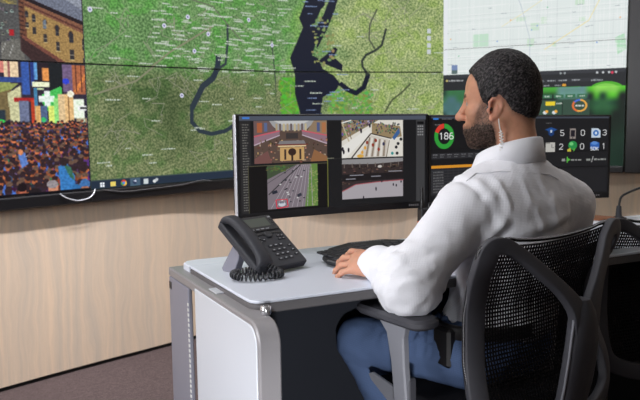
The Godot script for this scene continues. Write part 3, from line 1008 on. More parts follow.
func paint_dashboard() -> Paint:       # right monitor
	var p := Paint.new(1000, 450, k8(26, 26, 29))
	p.s = 5.0
	var r := rng(61)
	p.fr(0, 0, 200, 2.2, k8(70, 76, 86)); p.fr(2, 1.6, 8, 3.4, k8(60, 130, 214))
	for x in [12, 18, 26, 34]: p.dashes(x, 2.0, 5, 1.2, k8(110, 110, 114), r)
	p.dashes(4, 8, 7, 1.2, k8(120, 120, 120), r)
	p.ring(14.5, 21, 11.2, 4.2, 0, 292, k8(52, 164, 62), 13.5); p.ring(14.5, 21, 11.2, 4.2, 292, 358, k8(224, 66, 52), 13.5)
	p.text("186", 9.0, 17.4, 6.6, 1.0, k8(236, 236, 236))
	p.fr(0, 34.5, 70, 35, k8(14, 14, 16)); p.fr(0, 39, 96, 45, k8(48, 48, 52))
	for k in 12: p.dashes(2 + k * 8, 40, 5, 1.2, k8(120, 120, 124), r)
	for k in 10: p.dashes(2 + k * 8, 42.4, 4, 1.2, k8(104, 104, 108), r)
	p.fr(0, 52, 96, 55, k8(226, 152, 46)); p.fr(0, 55, 96, 84, k8(40, 40, 44))
	for k in 9: p.fr(0, 57.6 + k * 3.0, 96, 57.9 + k * 3.0, k8(70, 70, 74))
	for k in 16: p.fr(k * 6.2, 55, k * 6.2 + 0.3, 84, k8(64, 64, 68))
	for k in 8: p.dashes(2, 58.4 + k * 3.0, 12, 1.3, k8(110, 110, 112), r)
	p.dashes(42, 31, 5, 1.4, k8(90, 120, 90), r)
	p.fr(96, 2.2, 200, 90, k8(34, 34, 37)); p.fr(97, 40, 200, 41, k8(16, 16, 18)); p.fr(97, 58.5, 200, 59.5, k8(18, 18, 20))
	for y in [16, 26]: p.dashes(100, y, 12, 2.2, k8(176, 176, 178), r)
	# counters: hat, phone, sheet / folder, globe, cube
	var num := k8(222, 222, 224)
	p.text("5", 146.5, 16, 6.2, 0.8, num); p.text("0", 169.5, 16, 6.2, 0.8, num); p.text("3", 193.5, 16, 6.2, 0.8, num)
	p.text("2", 145.5, 32, 6.2, 0.8, num); p.text("0", 169, 32, 6.2, 0.8, num); p.text("1", 193, 32, 6.2, 0.8, num)
	p.poly([129, 15, 136, 12.5, 143, 15, 136, 18.5], k8(40, 84, 150)); p.poly([132.5, 17, 139.5, 17, 139, 21, 136, 23, 133, 21], k8(30, 62, 116)); p.fr(135, 15.5, 137, 18.5, k8(206, 216, 230))
	p.dashes(130, 7, 6, 1.2, k8(110, 110, 112), r)
	p.poly([157, 14, 163.5, 14, 163.5, 26, 157, 26], k8(150, 140, 136)); p.fr(158, 16, 162.5, 23.6, k8(40, 36, 44)); p.ell(160.2, 25, 0.7, 0.6, k8(30, 30, 30))
	p.poly([181, 14, 188, 14, 191, 16.6, 191, 25, 181, 25], k8(206, 220, 236)); p.ell(186, 19.6, 3.2, 3.6, k8(60, 120, 196)); p.ell(186, 19.6, 1.3, 1.6, k8(226, 236, 246))
	p.fr(130, 30, 140.5, 41, k8(198, 196, 190)); p.fr(130, 30, 135, 31.6, k8(150, 148, 144)); p.line(137, 32, 137, 36, 0.7, k8(120, 120, 120)); p.line(137, 36, 139.5, 36, 0.7, k8(120, 120, 120))
	p.ell(160.5, 33.6, 5.0, 5.0, k8(46, 150, 78)); p.ell(159, 32, 2.2, 2.0, k8(120, 214, 130)); p.poly([154.5, 38.5, 158, 36.5, 159, 41, 154.5, 41], k8(206, 196, 70)); p.poly([160, 38, 164, 37, 162, 41], k8(90, 170, 70))
	p.poly([180, 31, 185, 29.4, 190, 31, 190, 37.4, 185, 39.4, 180, 37.4], k8(54, 104, 186)); p.ell(184.6, 31.4, 3.6, 2.0, k8(96, 146, 220)); p.text("SDK", 180.6, 36.2, 3.6, 0.7, k8(236, 240, 246))
	p.dashes(148.5, 49, 5, 3.2, k8(150, 154, 150), r); p.fr(154.2, 47, 155.4, 54, k8(90, 190, 70)); p.poly([155.4, 48.6, 158.6, 50.4, 155.4, 52.4], k8(90, 190, 70)); p.dashes(159, 49.6, 12, 2.2, k8(150, 152, 150), r)
	p.dashes(176, 49, 5, 3.2, k8(150, 154, 150), r); p.line(183.5, 47, 182, 54, 0.8, k8(190, 190, 190)); p.dashes(184.6, 49.6, 13, 2.2, k8(150, 152, 150), r)
	for k in 24: p.fr(98, 62 + k * 1.1, 198, 62.4 + k * 1.1, k8(42, 42, 45))
	p.dashes(98, 60.4, 8, 1.2, k8(130, 130, 132), r)
	return p

# ============================== materials ==============================
func mat(called: String, c: Color, rough: float, metal := 0.0, spec := 0.5) -> StandardMaterial3D:
	var m := StandardMaterial3D.new()
	m.resource_name = called
	m.albedo_color = c
	m.roughness = rough
	m.metallic = metal
	m.metallic_specular = spec
	M[called] = m
	return m

func bump(m: StandardMaterial3D, tex: Texture2D, scale_: float, tri := 0.0):
	m.heightmap_enabled = true
	m.heightmap_texture = tex
	m.heightmap_scale = scale_
	if tri > 0.0:
		m.uv1_triplanar = true
		m.uv1_scale = Vector3.ONE * tri

func grain_tex(sd: int, freq: float, size := 256) -> NoiseTexture2D:
	var t := NoiseTexture2D.new()
	t.width = size
	t.height = size
	t.seamless = true
	t.noise = noise(sd, freq, 3)
	return t

func make_materials():
	# pale maple veneer, grain upright
	var im := Image.create(512, 512, false, Image.FORMAT_RGB8)
	var a := noise(1, 1.0, 4)
	var b := noise(2, 1.0, 3)
	for y in 512:
		for x in 512:
			var wob := b.get_noise_2d(x * 0.01, y * 0.006) * 14.0
			var streak := a.get_noise_2d((x + wob) * 0.05, y * 0.0016)
			var fine := a.get_noise_2d((x + wob) * 0.32 + 90.0, y * 0.012 + 40.0)
			var fleck := b.get_noise_2d(x * 0.6, y * 0.05)
			var s := 1.0 + streak * 0.06 + fine * 0.03 + fleck * 0.015
			var warm := streak * 0.02
			im.set_pixel(x, y, Color(0.81 * s + warm, 0.73 * s, 0.65 * s - warm))
	var wood := mat("wood", Color.WHITE, 0.5, 0.0, 0.35)
	wood.albedo_texture = ImageTexture.create_from_image(im)
	# short pile carpet
	var carpet := mat("carpet", Color.WHITE, 1.0, 0.0, 0.1)
	var ci := Image.create(256, 256, false, Image.FORMAT_RGB8)
	var cr := rng(7)
	for y in 256:
		for x in 256:
			var s := 0.84 + cr.randf() * 0.32 + a.get_noise_2d(x * 0.05, y * 0.3) * 0.12
			ci.set_pixel(x, y, Color(0.335 * s, 0.29 * s, 0.288 * s))
	carpet.albedo_texture = ImageTexture.create_from_image(ci)
	carpet.uv1_triplanar = true
	carpet.uv1_world_triplanar = true
	carpet.uv1_scale = Vector3.ONE * 1.6
	mat("paint", k8(176, 174, 172), 0.9)
	mat("ceiling", k8(214, 212, 208), 0.95)
	mat("black_gap", k8(16, 15, 16), 0.8)
	mat("bezel", k8(20, 19, 22), 0.38, 0.0, 0.5)
	mat("bezel_edge", k8(30, 29, 33), 0.5)
	mat("silver", k8(206, 208, 216), 0.35, 0.3)
	mat("desktop", k8(205, 210, 222), 0.42, 0.0, 0.45)
	mat("edge_grey", k8(92, 90, 92), 0.5)
	mat("console_grey", k8(142, 139, 142), 0.45, 0.2)
	mat("console_blue_grey", k8(134, 134, 147), 0.5, 0.1)
	mat("white_panel", k8(198, 202, 211), 0.38, 0.0, 0.4)
	var dark := mat("dark_panel", k8(39, 41, 47), 0.85, 0.0, 0.2)
	bump(dark, grain_tex(31, 0.2), 0.05, 14.0)
	mat("brush_white", k8(206, 206, 204), 0.8)
	mat("chrome", k8(200, 200, 204), 0.22, 0.85)
	var ph := mat("phone", k8(56, 57, 63), 0.55, 0.0, 0.4)
	bump(ph, grain_tex(35, 0.4), 0.01, 20.0)
	mat("phone_dark", k8(28, 28, 32), 0.45)
	mat("phone_key", k8(44, 45, 51), 0.5)
	mat("key_print", k8(170, 172, 178), 0.6)
	mat("lcd", k8(64, 72, 62), 0.3)
	mat("cord", k8(44, 45, 50), 0.45)
	mat("keyboard", k8(26, 27, 31), 0.5)
	mat("key", k8(38, 39, 44), 0.45)
	mat("paper", k8(226, 228, 232), 0.9)
	mat("brown_thing", k8(150, 96, 66), 0.7)
	mat("orange", k8(214, 96, 50), 0.6)
	# chair
	var fr := mat("chair_frame", k8(68, 68, 74), 0.55, 0.0, 0.4)
	bump(fr, grain_tex(36, 0.5), 0.012, 16.0)
	mat("chair_light", k8(132, 133, 141), 0.5, 0.1)
	mat("chair_mesh", k8(38, 37, 40), 0.75, 0.0, 0.3)
	mat("chair_piping", k8(150, 150, 154), 0.7)
	var seat := mat("chair_seat", k8(30, 30, 34), 0.95, 0.0, 0.2)
	bump(seat, grain_tex(37, 0.3), 0.06, 16.0)
	# cloth
	var wv := Image.create(128, 128, false, Image.FORMAT_L8)
	for y in 128:
		for x in 128:
			var t := sin((x + y) * TAU / 16.0) * sin((x - y) * TAU / 16.0)
			wv.set_pixel(x, y, Color.from_hsv(0, 0, clampf(0.5 + 0.45 * t, 0, 1)))
	var shirt := mat("shirt", k8(232, 233, 240), 0.85, 0.0, 0.25)
	bump(shirt, ImageTexture.create_from_image(wv), 0.07, 17.0)
	shirt.rim_enabled = true
	shirt.rim = 0.3
	var tw := Image.create(64, 64, false, Image.FORMAT_RGB8)
	for y in 64:
		for x in 64:
			var t := 0.93 + 0.14 * (0.5 + 0.5 * sin((x + y * 2) * TAU / 8.0)) * (0.8 + 0.2 * sin(x * TAU / 4.0))
			tw.set_pixel(x, y, Color(0.315 * t, 0.385 * t, 0.52 * t))
	var tr := mat("trousers", Color.WHITE, 0.9, 0.0, 0.2)
	tr.albedo_texture = ImageTexture.create_from_image(tw)
	bump(tr, ImageTexture.create_from_image(tw), 0.02, 12.0)
	var skin := mat("skin", Color.WHITE, 0.5, 0.0, 0.4)
	skin.vertex_color_use_as_albedo = true
	skin.subsurf_scatter_enabled = true
	skin.subsurf_scatter_strength = 0.12
	bump(skin, grain_tex(41, 0.3), 0.02, 12.0)
	var hair := mat("hair", Color.WHITE, 0.6, 0.0, 0.3)
	hair.vertex_color_use_as_albedo = true
	mat("eye_white", k8(150, 142, 138), 0.3)
	mat("iris", k8(50, 32, 24), 0.15)
	mat("leather", k8(26, 24, 26), 0.5)
	mat("ear_tube", k8(226, 224, 222), 0.3)
	mat("ear_bud", k8(60, 56, 58), 0.4)

# ============================== the room ==============================
func wall_plan() -> Array:
	return smooth([Vector3(-2.75, 0, -0.9), Vector3(-2.35, 0, -1.85), Vector3(-1.83, 0, -2.585), Vector3(-1.376, 0, -3.089), Vector3(-1.093, 0, -3.39), Vector3(-0.765, 0, -3.719), Vector3(-0.28, 0, -4.23), Vector3(0.22, 0, -4.48), Vector3(0.75, 0, -4.56), Vector3(1.3, 0, -4.26), Vector3(1.72, 0, -3.99), Vector3(2.4, 0, -3.35), Vector3(3.1, 0, -2.3), Vector3(3.5, 0, -1.2)], 6)

func build_room():
	struct("floor", box_mesh(Vector3(0.4, -0.05, -1.1), Vector3(6.6, 0.1, 7.6), 0.0), M.carpet, "dark brown grey carpet floor", "floor")
	struct("ceiling", box_mesh(Vector3(0.4, 2.86, -1.1), Vector3(6.6, 0.1, 7.6), 0.0), M.ceiling, "pale plain ceiling", "ceiling")
	struct("wall_left", box_mesh(Vector3(-2.85, 1.4, 0.8), Vector3(0.1, 2.82, 3.6), 0.0), M.paint, "pale painted left wall", "wall")
	struct("wall_right", box_mesh(Vector3(3.6, 1.4, 0.7), Vector3(0.1, 2.82, 3.9), 0.0), M.paint, "pale painted right wall", "wall")
	struct("wall_rear", box_mesh(Vector3(0.4, 1.4, 2.6), Vector3(6.5, 2.82, 0.1), 0.0), M.paint, "pale painted wall behind the viewer", "wall")
	# the curved veneered wall
	var plan := wall_plan()
	var st := begin()
	var run := 0.0
	var outer := []
	for i in plan.size():
		var t: Vector3 = (plan[mini(i + 1, plan.size() - 1)] - plan[maxi(i - 1, 0)]).normalized()
		outer.append(plan[i] + Vector3(t.z, 0, -t.x) * 0.12)
	st.set_smooth_group(1)
	for i in plan.size() - 1:
		var a: Vector3 = plan[i]
		var b: Vector3 = plan[i + 1]
		var l := a.distance_to(b)
		var u0 := run / 1.3
		var u1 := (run + l) / 1.3
		run += l
		st.set_smooth_group(1)
		quad(st, a + Vector3.UP * 0.02, b + Vector3.UP * 0.02, b + Vector3.UP * 2.8, a + Vector3.UP * 2.8, Vector2(u0, 0), Vector2(u1, 0), Vector2(u1, 1.55), Vector2(u0, 1.55))
		st.set_smooth_group(2)
		quad(st, outer[i + 1], outer[i], outer[i] + Vector3.UP * 2.8, outer[i + 1] + Vector3.UP * 2.8)
		st.set_smooth_group(3)
		quad(st, outer[i] + Vector3.UP * 0.02, outer[i + 1] + Vector3.UP * 0.02, b + Vector3.UP * 0.02, a + Vector3.UP * 0.02)
	struct("wall_back", done(st), M.wood, "curved wall faced in pale maple veneer under the video wall", "wall")
	# dark recessed foot of that wall
	var sb := begin()
	var pts := []
	for i in plan.size():
		pts.append(plan[i].lerp(outer[i], 0.12) + Vector3.UP * 0.011)
	band(sb, pts, Vector3.UP, 0.01, 0.02)
	struct("baseboard_back", done(sb), M.black_gap, "thin dark recess at the foot of the curved veneered wall", "baseboard")

# ============================== the video wall ==============================
const P1 := Vector3(-1.06, 0, -3.405)
const P2 := Vector3(-0.25, 0, -4.21)
const P3 := Vector3(0.74, 0, -4.5)
const P4 := Vector3(1.62, 0, -3.98)

func wall_panel(a: Vector3, b: Vector3, y0: float, y1: float, uv0: Vector2, uv1: Vector2, m: Material, label: String):
	var d := (b - a).normalized()
	var n := Vector3(-d.z, 0, d.x)
	var w := a.distance_to(b)
	var xf := Transform3D(Basis(d, Vector3.UP, n), a + Vector3.UP * y0)
	var t := thing("video_wall_display", label, "display", xf, "displays of the video wall")
	var h := y1 - y0
	obj("casing", box_mesh(Vector3(w / 2, h / 2, 0.016), Vector3(w - 0.001, h - 0.001, 0.03), 0.002), M.bezel, t)
	var st := begin()
	var e := 0.0035 if y1 - y0 < 0.6 else 0.0012
	st.set_smooth_group(-1)
	quad(st, Vector3(e, e, 0.0322), Vector3(w - e, e, 0.0322), Vector3(w - e, h - e, 0.0322), Vector3(e, h - e, 0.0322), Vector2(uv0.x, uv1.y), uv1, Vector2(uv1.x, uv0.y), uv0)
	quad(st, Vector3(w - e, e, 0.0312), Vector3(e, e, 0.0312), Vector3(e, h - e, 0.0312), Vector3(w - e, h - e, 0.0312), uv1, uv1, uv1, uv1)
	obj("screen", done(st), m, t)
	return t

func build_video_wall():
	var P0 := P1 + (Vector3(-1.376, 0, -3.089) - Vector3(-1.093, 0, -3.39)).normalized() * 1.1
	var map := screen_material(paint_map(), 1.1)
	var crowd_p := paint_crowd()
	crowd_p.grain(0.16, 77, 0.09)
	var crowd := screen_material(crowd_p, 0.95)
	var build_p := paint_building()
	build_p.grain(0.2, 78, 0.12)
	var bld := screen_material(build_p, 0.8)
	var town := screen_material(paint_town(), 0.95)
	var lo := 0.835
	var mid := 1.40
	var hi := 1.965
	wall_panel(P0, P1, lo, mid, Vector2(0, 0), Vector2(1, 1), crowd, "wall display showing a dense evening crowd in a shopping street")
	wall_panel(P0, P1, mid, hi, Vector2(0, 0), Vector2(1, 1), bld, "wall display showing a tan corner building beside a street of cars")
	wall_panel(P1, P2, lo, mid, Vector2(0, 0.5), Vector2(0.525, 1), map, "wall display with the lower left of the aerial map and the task bar icons")
	wall_panel(P1, P2, mid, hi, Vector2(0, 0), Vector2(0.525, 0.5), map, "wall display with the green upper left of the aerial map full of place names")
	wall_panel(P2, P3, lo, mid, Vector2(0.525, 0.5), Vector2(1, 1), map, "wall display with the foot of the dark bay and a winding river")
	wall_panel(P2, P3, mid, hi, Vector2(0.525, 0), Vector2(1, 0.5), map, "wall display with the upper dark bay and pale farmland on the aerial map")
	wall_panel(P3, P4, 0.87, 1.53, Vector2(0, 0.5038), Vector2(1, 1), town, "wall display with the street map's lower edge above green dashboard panes")
	wall_panel(P3, P4, 1.53, 2.19, Vector2(0, 0.0), Vector2(1, 0.5038), town, "wall display filled by the white street map, behind and above the man")
	# black surround
	var runs := [[P0, P1, 0.78, lo, 1], [P1, P2, 0.78, lo, 2], [P2, P3, 0.78, lo, 3], [P3, P4, 0.833, 0.87, 4]]
	for r in runs:
		var d: Vector3 = (r[1] - r[0]).normalized()
		var n := Vector3(-d.z, 0, d.x)
		var w: float = r[0].distance_to(r[1])
		struct("trim_%d" % r[4], box_mesh((r[0] + r[1]) / 2 + Vector3.UP * (r[2] + r[3]) / 2 + n * 0.0, Vector3(w + 0.005, r[3] - r[2], 0.085), 0.006, Basis(d, Vector3.UP, n)), M.bezel, "black lower surround of the video wall", "trim")
	var d4 := (P4 - P3).normalized()
	var n4 := Vector3(-d4.z, 0, d4.x)
	struct("trim_5", box_mesh(P4 + d4 * 0.11 + Vector3.UP * 1.51 + n4 * 0.0, Vector3(0.21, 1.354, 0.085), 0.006, Basis(d4, Vector3.UP, n4)), M.bezel, "wide black right surround of the video wall", "trim")
	var logo := begin()
	for k in 6: box(logo, P4 - d4 * (0.245 - 0.012 * k) + Vector3.UP * 0.853 + n4 * 0.0432, Vector3(0.009, 0.010, 0.001), 0.0003, Basis(d4, Vector3.UP, n4))
	var lg := obj("display_badge", done(logo), M.silver)
	tag(lg, "small pale maker's badge on the lower right surround of the video wall", "badge")
	# loose cable hanging at the foot of the crowd display
	var d0 := (P1 - P0).normalized()
	var n0 := Vector3(-d0.z, 0, d0.x)
	var cpts := []
	for q in [[-0.16, 0.833, 0.05], [-0.13, 0.812, 0.056], [-0.08, 0.797, 0.058], [-0.03, 0.803, 0.058], [0.0, 0.822, 0.054], [0.012, 0.84, 0.046]]:
		cpts.append(P1 + d0 * q[0] + Vector3.UP * q[1] + n0 * q[2])
	var sc := begin()
	tube(sc, smooth(cpts, 5), 0.003, 6)
	var cab := obj("loose_cable", done(sc), M.silver)
	tag(cab, "thin pale cable looping down at the lower right corner of the crowd display", "cable")
	var sc2 := begin()
	var d1 := (P2 - P1).normalized()
	var n1 := Vector3(-d1.z, 0, d1.x)
	cpts = []
	for q in [[0.05, 0.835, 0.046], [0.16, 0.818, 0.05], [0.3, 0.82, 0.05], [0.48, 0.826, 0.05], [0.6, 0.84, 0.05], [0.66, 0.832, 0.05]]:
		cpts.append(P1 + d1 * q[0] + Vector3.UP * q[1] + n1 * q[2])
	tube(sc2, smooth(cpts, 5), 0.0022, 6)
	var cab2 := obj("loose_cable", done(sc2), M.edge_grey)
	tag(cab2, "thin dark cable lying along the surround under the task bar", "cable")
	# unseen lamps: ceiling panels out of view, placed to light desk, wall and legs
	for q in [["unseen_ceiling_panel", Vector3(-1.1, 2.8, -2.2), "unseen lit ceiling panel above the crowd display"], ["unseen_ceiling_panel", Vector3(1.3, 2.8, -2.9), "unseen lit ceiling panel above the street map display"], ["unseen_ceiling_panel", Vector3(-0.9, 2.8, 0.9), "unseen lit ceiling panel behind the viewer"]]:
		var t := thing(q[0], q[2], "light", Transform3D(Basis(), q[1]), "unseen ceiling lights")
		obj("frame", box_mesh(Vector3(0, 0.0, 0), Vector3(1.26, 0.02, 0.66), 0.003), M.paint, t)
		obj("diffuser", box_mesh(Vector3(0, -0.009, 0), Vector3(1.2, 0.006, 0.6), 0.001), glow_mat(k8(255, 248, 240), 0.5), t)
	# unseen small spots along the ceiling, placed to brighten the veneered wall
	var aim := [[Vector3(-1.15, 2.74, -1.75), Vector3(-1.75, 0.45, -2.75)], [Vector3(-0.62, 2.74, -2.3), Vector3(-1.2, 0.45, -3.25)], [Vector3(-0.1, 2.74, -2.85), Vector3(-0.62, 0.45, -3.88)], [Vector3(0.5, 2.74, -3.2), Vector3(0.3, 0.45, -4.5)], [Vector3(1.35, 2.74, -3.1), Vector3(1.75, 0.45, -4.0)]]
	var over := ["far left of the crowd display", "under the crowd display", "left of the monitors", "behind the monitors", "at the right of the street map"]
	for q in aim:
		var wx := Transform3D(Basis(), q[0]).looking_at(q[1], Vector3.UP)
		var wt := thing("unseen_wall_spot", "unseen round ceiling spot aimed at the veneered wall " + over[aim.find(q)], "light", wx, "unseen ceiling spots along the veneered wall")
		var ws := begin()
		lathe(ws, [Vector2(0.05, 0.0), Vector2(0.052, 0.005), Vector2(0.052, 0.1), Vector2(0.03, 0.105)], Transform3D(Basis(Vector3.RIGHT, PI / 2), Vector3(0, 0, 0)))
		obj("can", done(ws), M.paint, wt)
		ws = begin()
		lathe(ws, [Vector2(0.01, -0.002), Vector2(0.044, -0.001), Vector2(0.044, 0.002)], Transform3D(Basis(Vector3.RIGHT, PI / 2), Vector3(0, 0, 0)))
		obj("lamp_face", done(ws), glow_mat(k8(255, 250, 246), 1.0), wt)
		var sl := SpotLight3D.new()
		sl.name = "spot_light"
		sl.position = Vector3(0, 0, -0.012)
		sl.spot_angle = 31.0
		sl.spot_angle_attenuation = 0.8
		sl.light_color = Color(0.99, 0.985, 1.0)
		sl.light_energy = 3.6
		sl.light_size = 0.05
		sl.spot_range = 10.0
		sl.spot_attenuation = 2.0
		sl.shadow_enabled = true
		wt.add_child(sl)
	# an unseen low lamp beside the viewer, placed to light legs and knee space
	var lx := Transform3D(Basis(), Vector3(0.06, 0.62, 0.12)).looking_at(Vector3(-0.02, 0.40, -2.0), Vector3.UP)
	var lt := thing("unseen_spot_lamp", "unseen low spot lamp beside the viewer, placed to light the legs", "lamp", lx)
	var ls := begin()
	lathe(ls, [Vector2(0.06, 0.0), Vector2(0.063, 0.006), Vector2(0.063, 0.12), Vector2(0.04, 0.13)], Transform3D(Basis(Vector3.RIGHT, PI / 2), Vector3.ZERO))
	obj("can", done(ls), M.bezel, lt)
	ls = begin()
	lathe(ls, [Vector2(0.01, -0.002), Vector2(0.054, -0.001), Vector2(0.054, 0.002)], Transform3D(Basis(Vector3.RIGHT, PI / 2), Vector3.ZERO))
	obj("lamp_face", done(ls), glow_mat(k8(255, 252, 250), 1.0), lt)
	var lamp := SpotLight3D.new()
	lamp.name = "spot_light"
	lamp.position = Vector3(0, 0, -0.012)
	lamp.spot_angle = 13.5
	lamp.spot_angle_attenuation = 0.9
	lamp.light_color = Color(0.985, 0.99, 1.0)
	lamp.light_energy = 3.6
	lamp.light_size = 0.054
	lamp.spot_range = 10.0
	lamp.spot_attenuation = 2.0
	lamp.shadow_enabled = true
	lt.add_child(lamp)
	ls = begin()
	tube(ls, [lx.affine_inverse() * Vector3(0.06, 0.58, 0.19), lx.affine_inverse() * Vector3(0.06, 0.0, 0.19)], 0.012, 8)
	obj("stand", done(ls), M.bezel, lt)
	# screens as lamps
	area_light("map_screen_light", (P1 + P2) / 2 + Vector3(0.06, 1.4, 0.06), (P1 + P2) / 2 + Vector3(0.76, 1.4, 0.78), Vector2(1.1, 1.1), Color(0.75, 1.0, 0.7), 0.05)
	area_light("town_screen_light", (P3 + P4) / 2 + Vector3(-0.04, 1.6, 0.06), (P3 + P4) / 2 + Vector3(-0.5, 1.5, 0.85), Vector2(1.0, 1.0), Color(0.9, 0.97, 1.0), 0.1)
	var sx := Transform3D(Basis(), Vector3(-1.78, 1.46, -0.376)).looking_at(Vector3(0.2, 0.8, -1.95), Vector3.UP)
	var sb := thing("unseen_key_lamp", "square white lamp out of view at the left, placed to light the man", "light", sx)  # body of the unseen lamp that lights the man from the left
	obj("hood", box_mesh(Vector3(0, 0, 0.06), Vector3(1.06, 1.06, 0.1), 0.02), M.bezel, sb)
	obj("diffuser", box_mesh(Vector3(0, 0, 0.0), Vector3(1.0, 1.0, 0.02), 0.004), glow_mat(k8(255, 252, 250), 1.0), sb)

func glow_mat(c: Color, e: float) -> StandardMaterial3D:
	var m := StandardMaterial3D.new()
	m.albedo_color = k8(230, 230, 228)
	m.roughness = 0.9
	m.emission_enabled = true
	m.emission = c
	m.emission_energy_multiplier = e
	return m

# ============================== console ==============================
func cx(x: float, y: float, z: float, turn := 0.0) -> Transform3D:      # a place in the console's own axes
	return console_xf * Transform3D(Basis(Vector3.UP, deg_to_rad(turn)), Vector3(x, y, z))

func build_console():
	var t := thing("console_desk", "white topped control console with a grey framed white end panel", "desk", console_xf)
	var U := flat_up()
	# top: rounded front left corner
	var st := begin()
	var o := [Vector2(-0.004, 0.448), Vector2(2.6, 0.448), Vector2(2.6, -0.02), Vector2(0.025, -0.02)]
	o.append_array([Vector2(0.008, -0.014), Vector2(-0.002, 0.0), Vector2(-0.004, 0.02)])
	slab(st, o, 0.7375, 0.745, U, 0.002)
	obj("desktop", done(st), M.desktop, t)
	st = begin()
	var e := []
	for p in o: e.append(p)
	var xe := U
	slab(st, o, 0.714, 0.7374, xe, 0.003)
	tag(obj("desktop_edge", done(st), M.edge_grey, t), "dark grey underside rim of the desktop")
	st = begin()
	slab(st, [Vector2(-0.004, 0.457), Vector2(2.6, 0.457), Vector2(2.6, 0.548), Vector2(0.04, 0.548), Vector2(0.01, 0.538), Vector2(-0.004, 0.515)], 0.720, 0.743, U, 0.003)
	obj("rear_shelf", done(st), M.desktop, t)
	st = begin()
	box(st, Vector3(1.3, 0.71, -0.49), Vector3(2.58, 0.02, 0.1), 0.003)
	obj("rear_rail", done(st), M.edge_grey, t)
	# end frame: a flat bar over the top that turns down at the front; outline seen from the side (z forward = x of outline)
	var S := Transform3D(Basis(Vector3(0, 0, 1), Vector3(0, 1, 0), Vector3(-1, 0, 0)), Vector3.ZERO)
	var out := [Vector2(-0.565, 0.725)]
	for k in 9:
		var a := deg_to_rad(90.0 - 90.0 * k / 8)
		out.append(Vector2(0.085 + cos(a) * 0.05, 0.675 + sin(a) * 0.05))
	out.append_array([Vector2(0.135, 0.0), Vector2(0.10, 0.0), Vector2(0.10, 0.66), Vector2(0.09, 0.69), Vector2(0.07, 0.70), Vector2(-0.565, 0.70)])
	st = begin()
	slab(st, out, -0.016, 0.035, S, 0.004)
	tag(obj("end_frame", done(st), M.console_grey, t), "grey metal frame bar that turns down to the floor at the front")
	# white infill, just inside the rim
	var wp := [Vector2(-0.305, 0.714)]
	for k in 7:
		var a := deg_to_rad(90.0 - 90.0 * k / 6)
		wp.append(Vector2(0.085 + cos(a) * 0.039, 0.675 + sin(a) * 0.039))
	wp.append(Vector2(0.124, 0.01))
	wp.append(Vector2(-0.305, 0.01))
	st = begin()
	slab(st, wp, -0.012, 0.0375, S, 0.002)
	tag(obj("end_panel", done(st), M.white_panel, t), "glossy white end panel")
	# rear post
	st = begin()
	box(st, Vector3(-0.029, 0.35, -0.467), Vector3(0.012, 0.70, 0.19), 0.003)
	tag(obj("rear_post", done(st), M.console_blue_grey, t), "blue grey rear post")
	st = begin()
	for q in 46:
		box(st, Vector3(-0.0345, 0.655 - q * 0.0142, -0.377), Vector3(0.003, 0.0085, 0.008), 0.0008)
	var br := obj("brush_strip", done(st), M.brush_white, t)
	tag(br, "white bristle strip down the rear post", "", "", "stuff")
	st = begin()
	box(st, Vector3(-0.0345, 0.675, -0.548), Vector3(0.002, 0.022, 0.026), 0.0005)
	obj("vent_plate", done(st), M.bezel_edge, t)
	st = begin()
	lathe(st, [Vector2(0.0105, 0.724), Vector2(0.0125, 0.727), Vector2(0.0125, 0.742), Vector2(0.009, 0.745)], Transform3D(Basis(), Vector3(0.012, 0, 0.06)))
	tag(obj("knob", done(st), M.chrome, t), "small chrome knob at the front of the frame")
	st = begin()
	box(st, Vector3(-0.012, 0.7265, -0.2), Vector3(0.022, 0.003, 0.06), 0.001)
	obj("latch_plate", done(st), M.silver, t)
	# dark knee space
	st = begin()
	box(st, Vector3(1.295, 0.36, -0.335), Vector3(2.53, 0.69, 0.02), 0.002)
	tag(obj("modesty_panel", done(st), M.dark_panel, t), "dark cloth covered panel at the back of the knee space")
	st = begin()
	box(st, Vector3(2.57, 0.353, -0.2), Vector3(0.05, 0.705, 0.6), 0.004)
	obj("end_panel", done(st), M.console_grey, t)

# ============================== monitors ==============================
func build_monitors():
	var feeds := screen_material(paint_feeds(), 0.82)
	var dash := screen_material(paint_dashboard(), 0.8)
	monitor(Vector3(0.174, 0.842, -0.535), Vector3(0.884, 0.836, -0.58), 0.322, 0.03, feeds, "curved wide monitor showing a list and four security camera pictures")
	monitor(Vector3(0.886, 0.832, -0.578), Vector3(1.715, 0.822, -0.55), 0.322, 0.035, dash, "curved wide monitor behind the man showing a dark dashboard with a green ring reading 186")
	# shared support behind the joint of the two
	var st := begin()
	var t := thing("monitor_mount", "black monitor mount rising from the console behind the seam of the two monitors", "mount", console_xf)
	box(st, Vector3(1.05, 0.757, -0.60), Vector3(0.16, 0.02, 0.1), 0.004)
	obj("clamp", done(st), M.bezel_edge, t)
	st = begin()
	tube(st, [Vector3(1.05, 0.765, -0.63), Vector3(1.05, 1.03, -0.63)], 0.018, 12)
	obj("pole", done(st), M.bezel_edge, t)
	for s in [[0.53, -0.615], [1.3, -0.635]]:
		st = begin()
		band(st, [Vector3(1.05, 0.99, -0.64), Vector3((1.05 + s[0]) / 2, 0.99, -0.66), Vector3(s[0], 0.99, s[1])], Vector3.UP, 0.03, 0.05)
		obj("arm", done(st), M.bezel_edge, t)

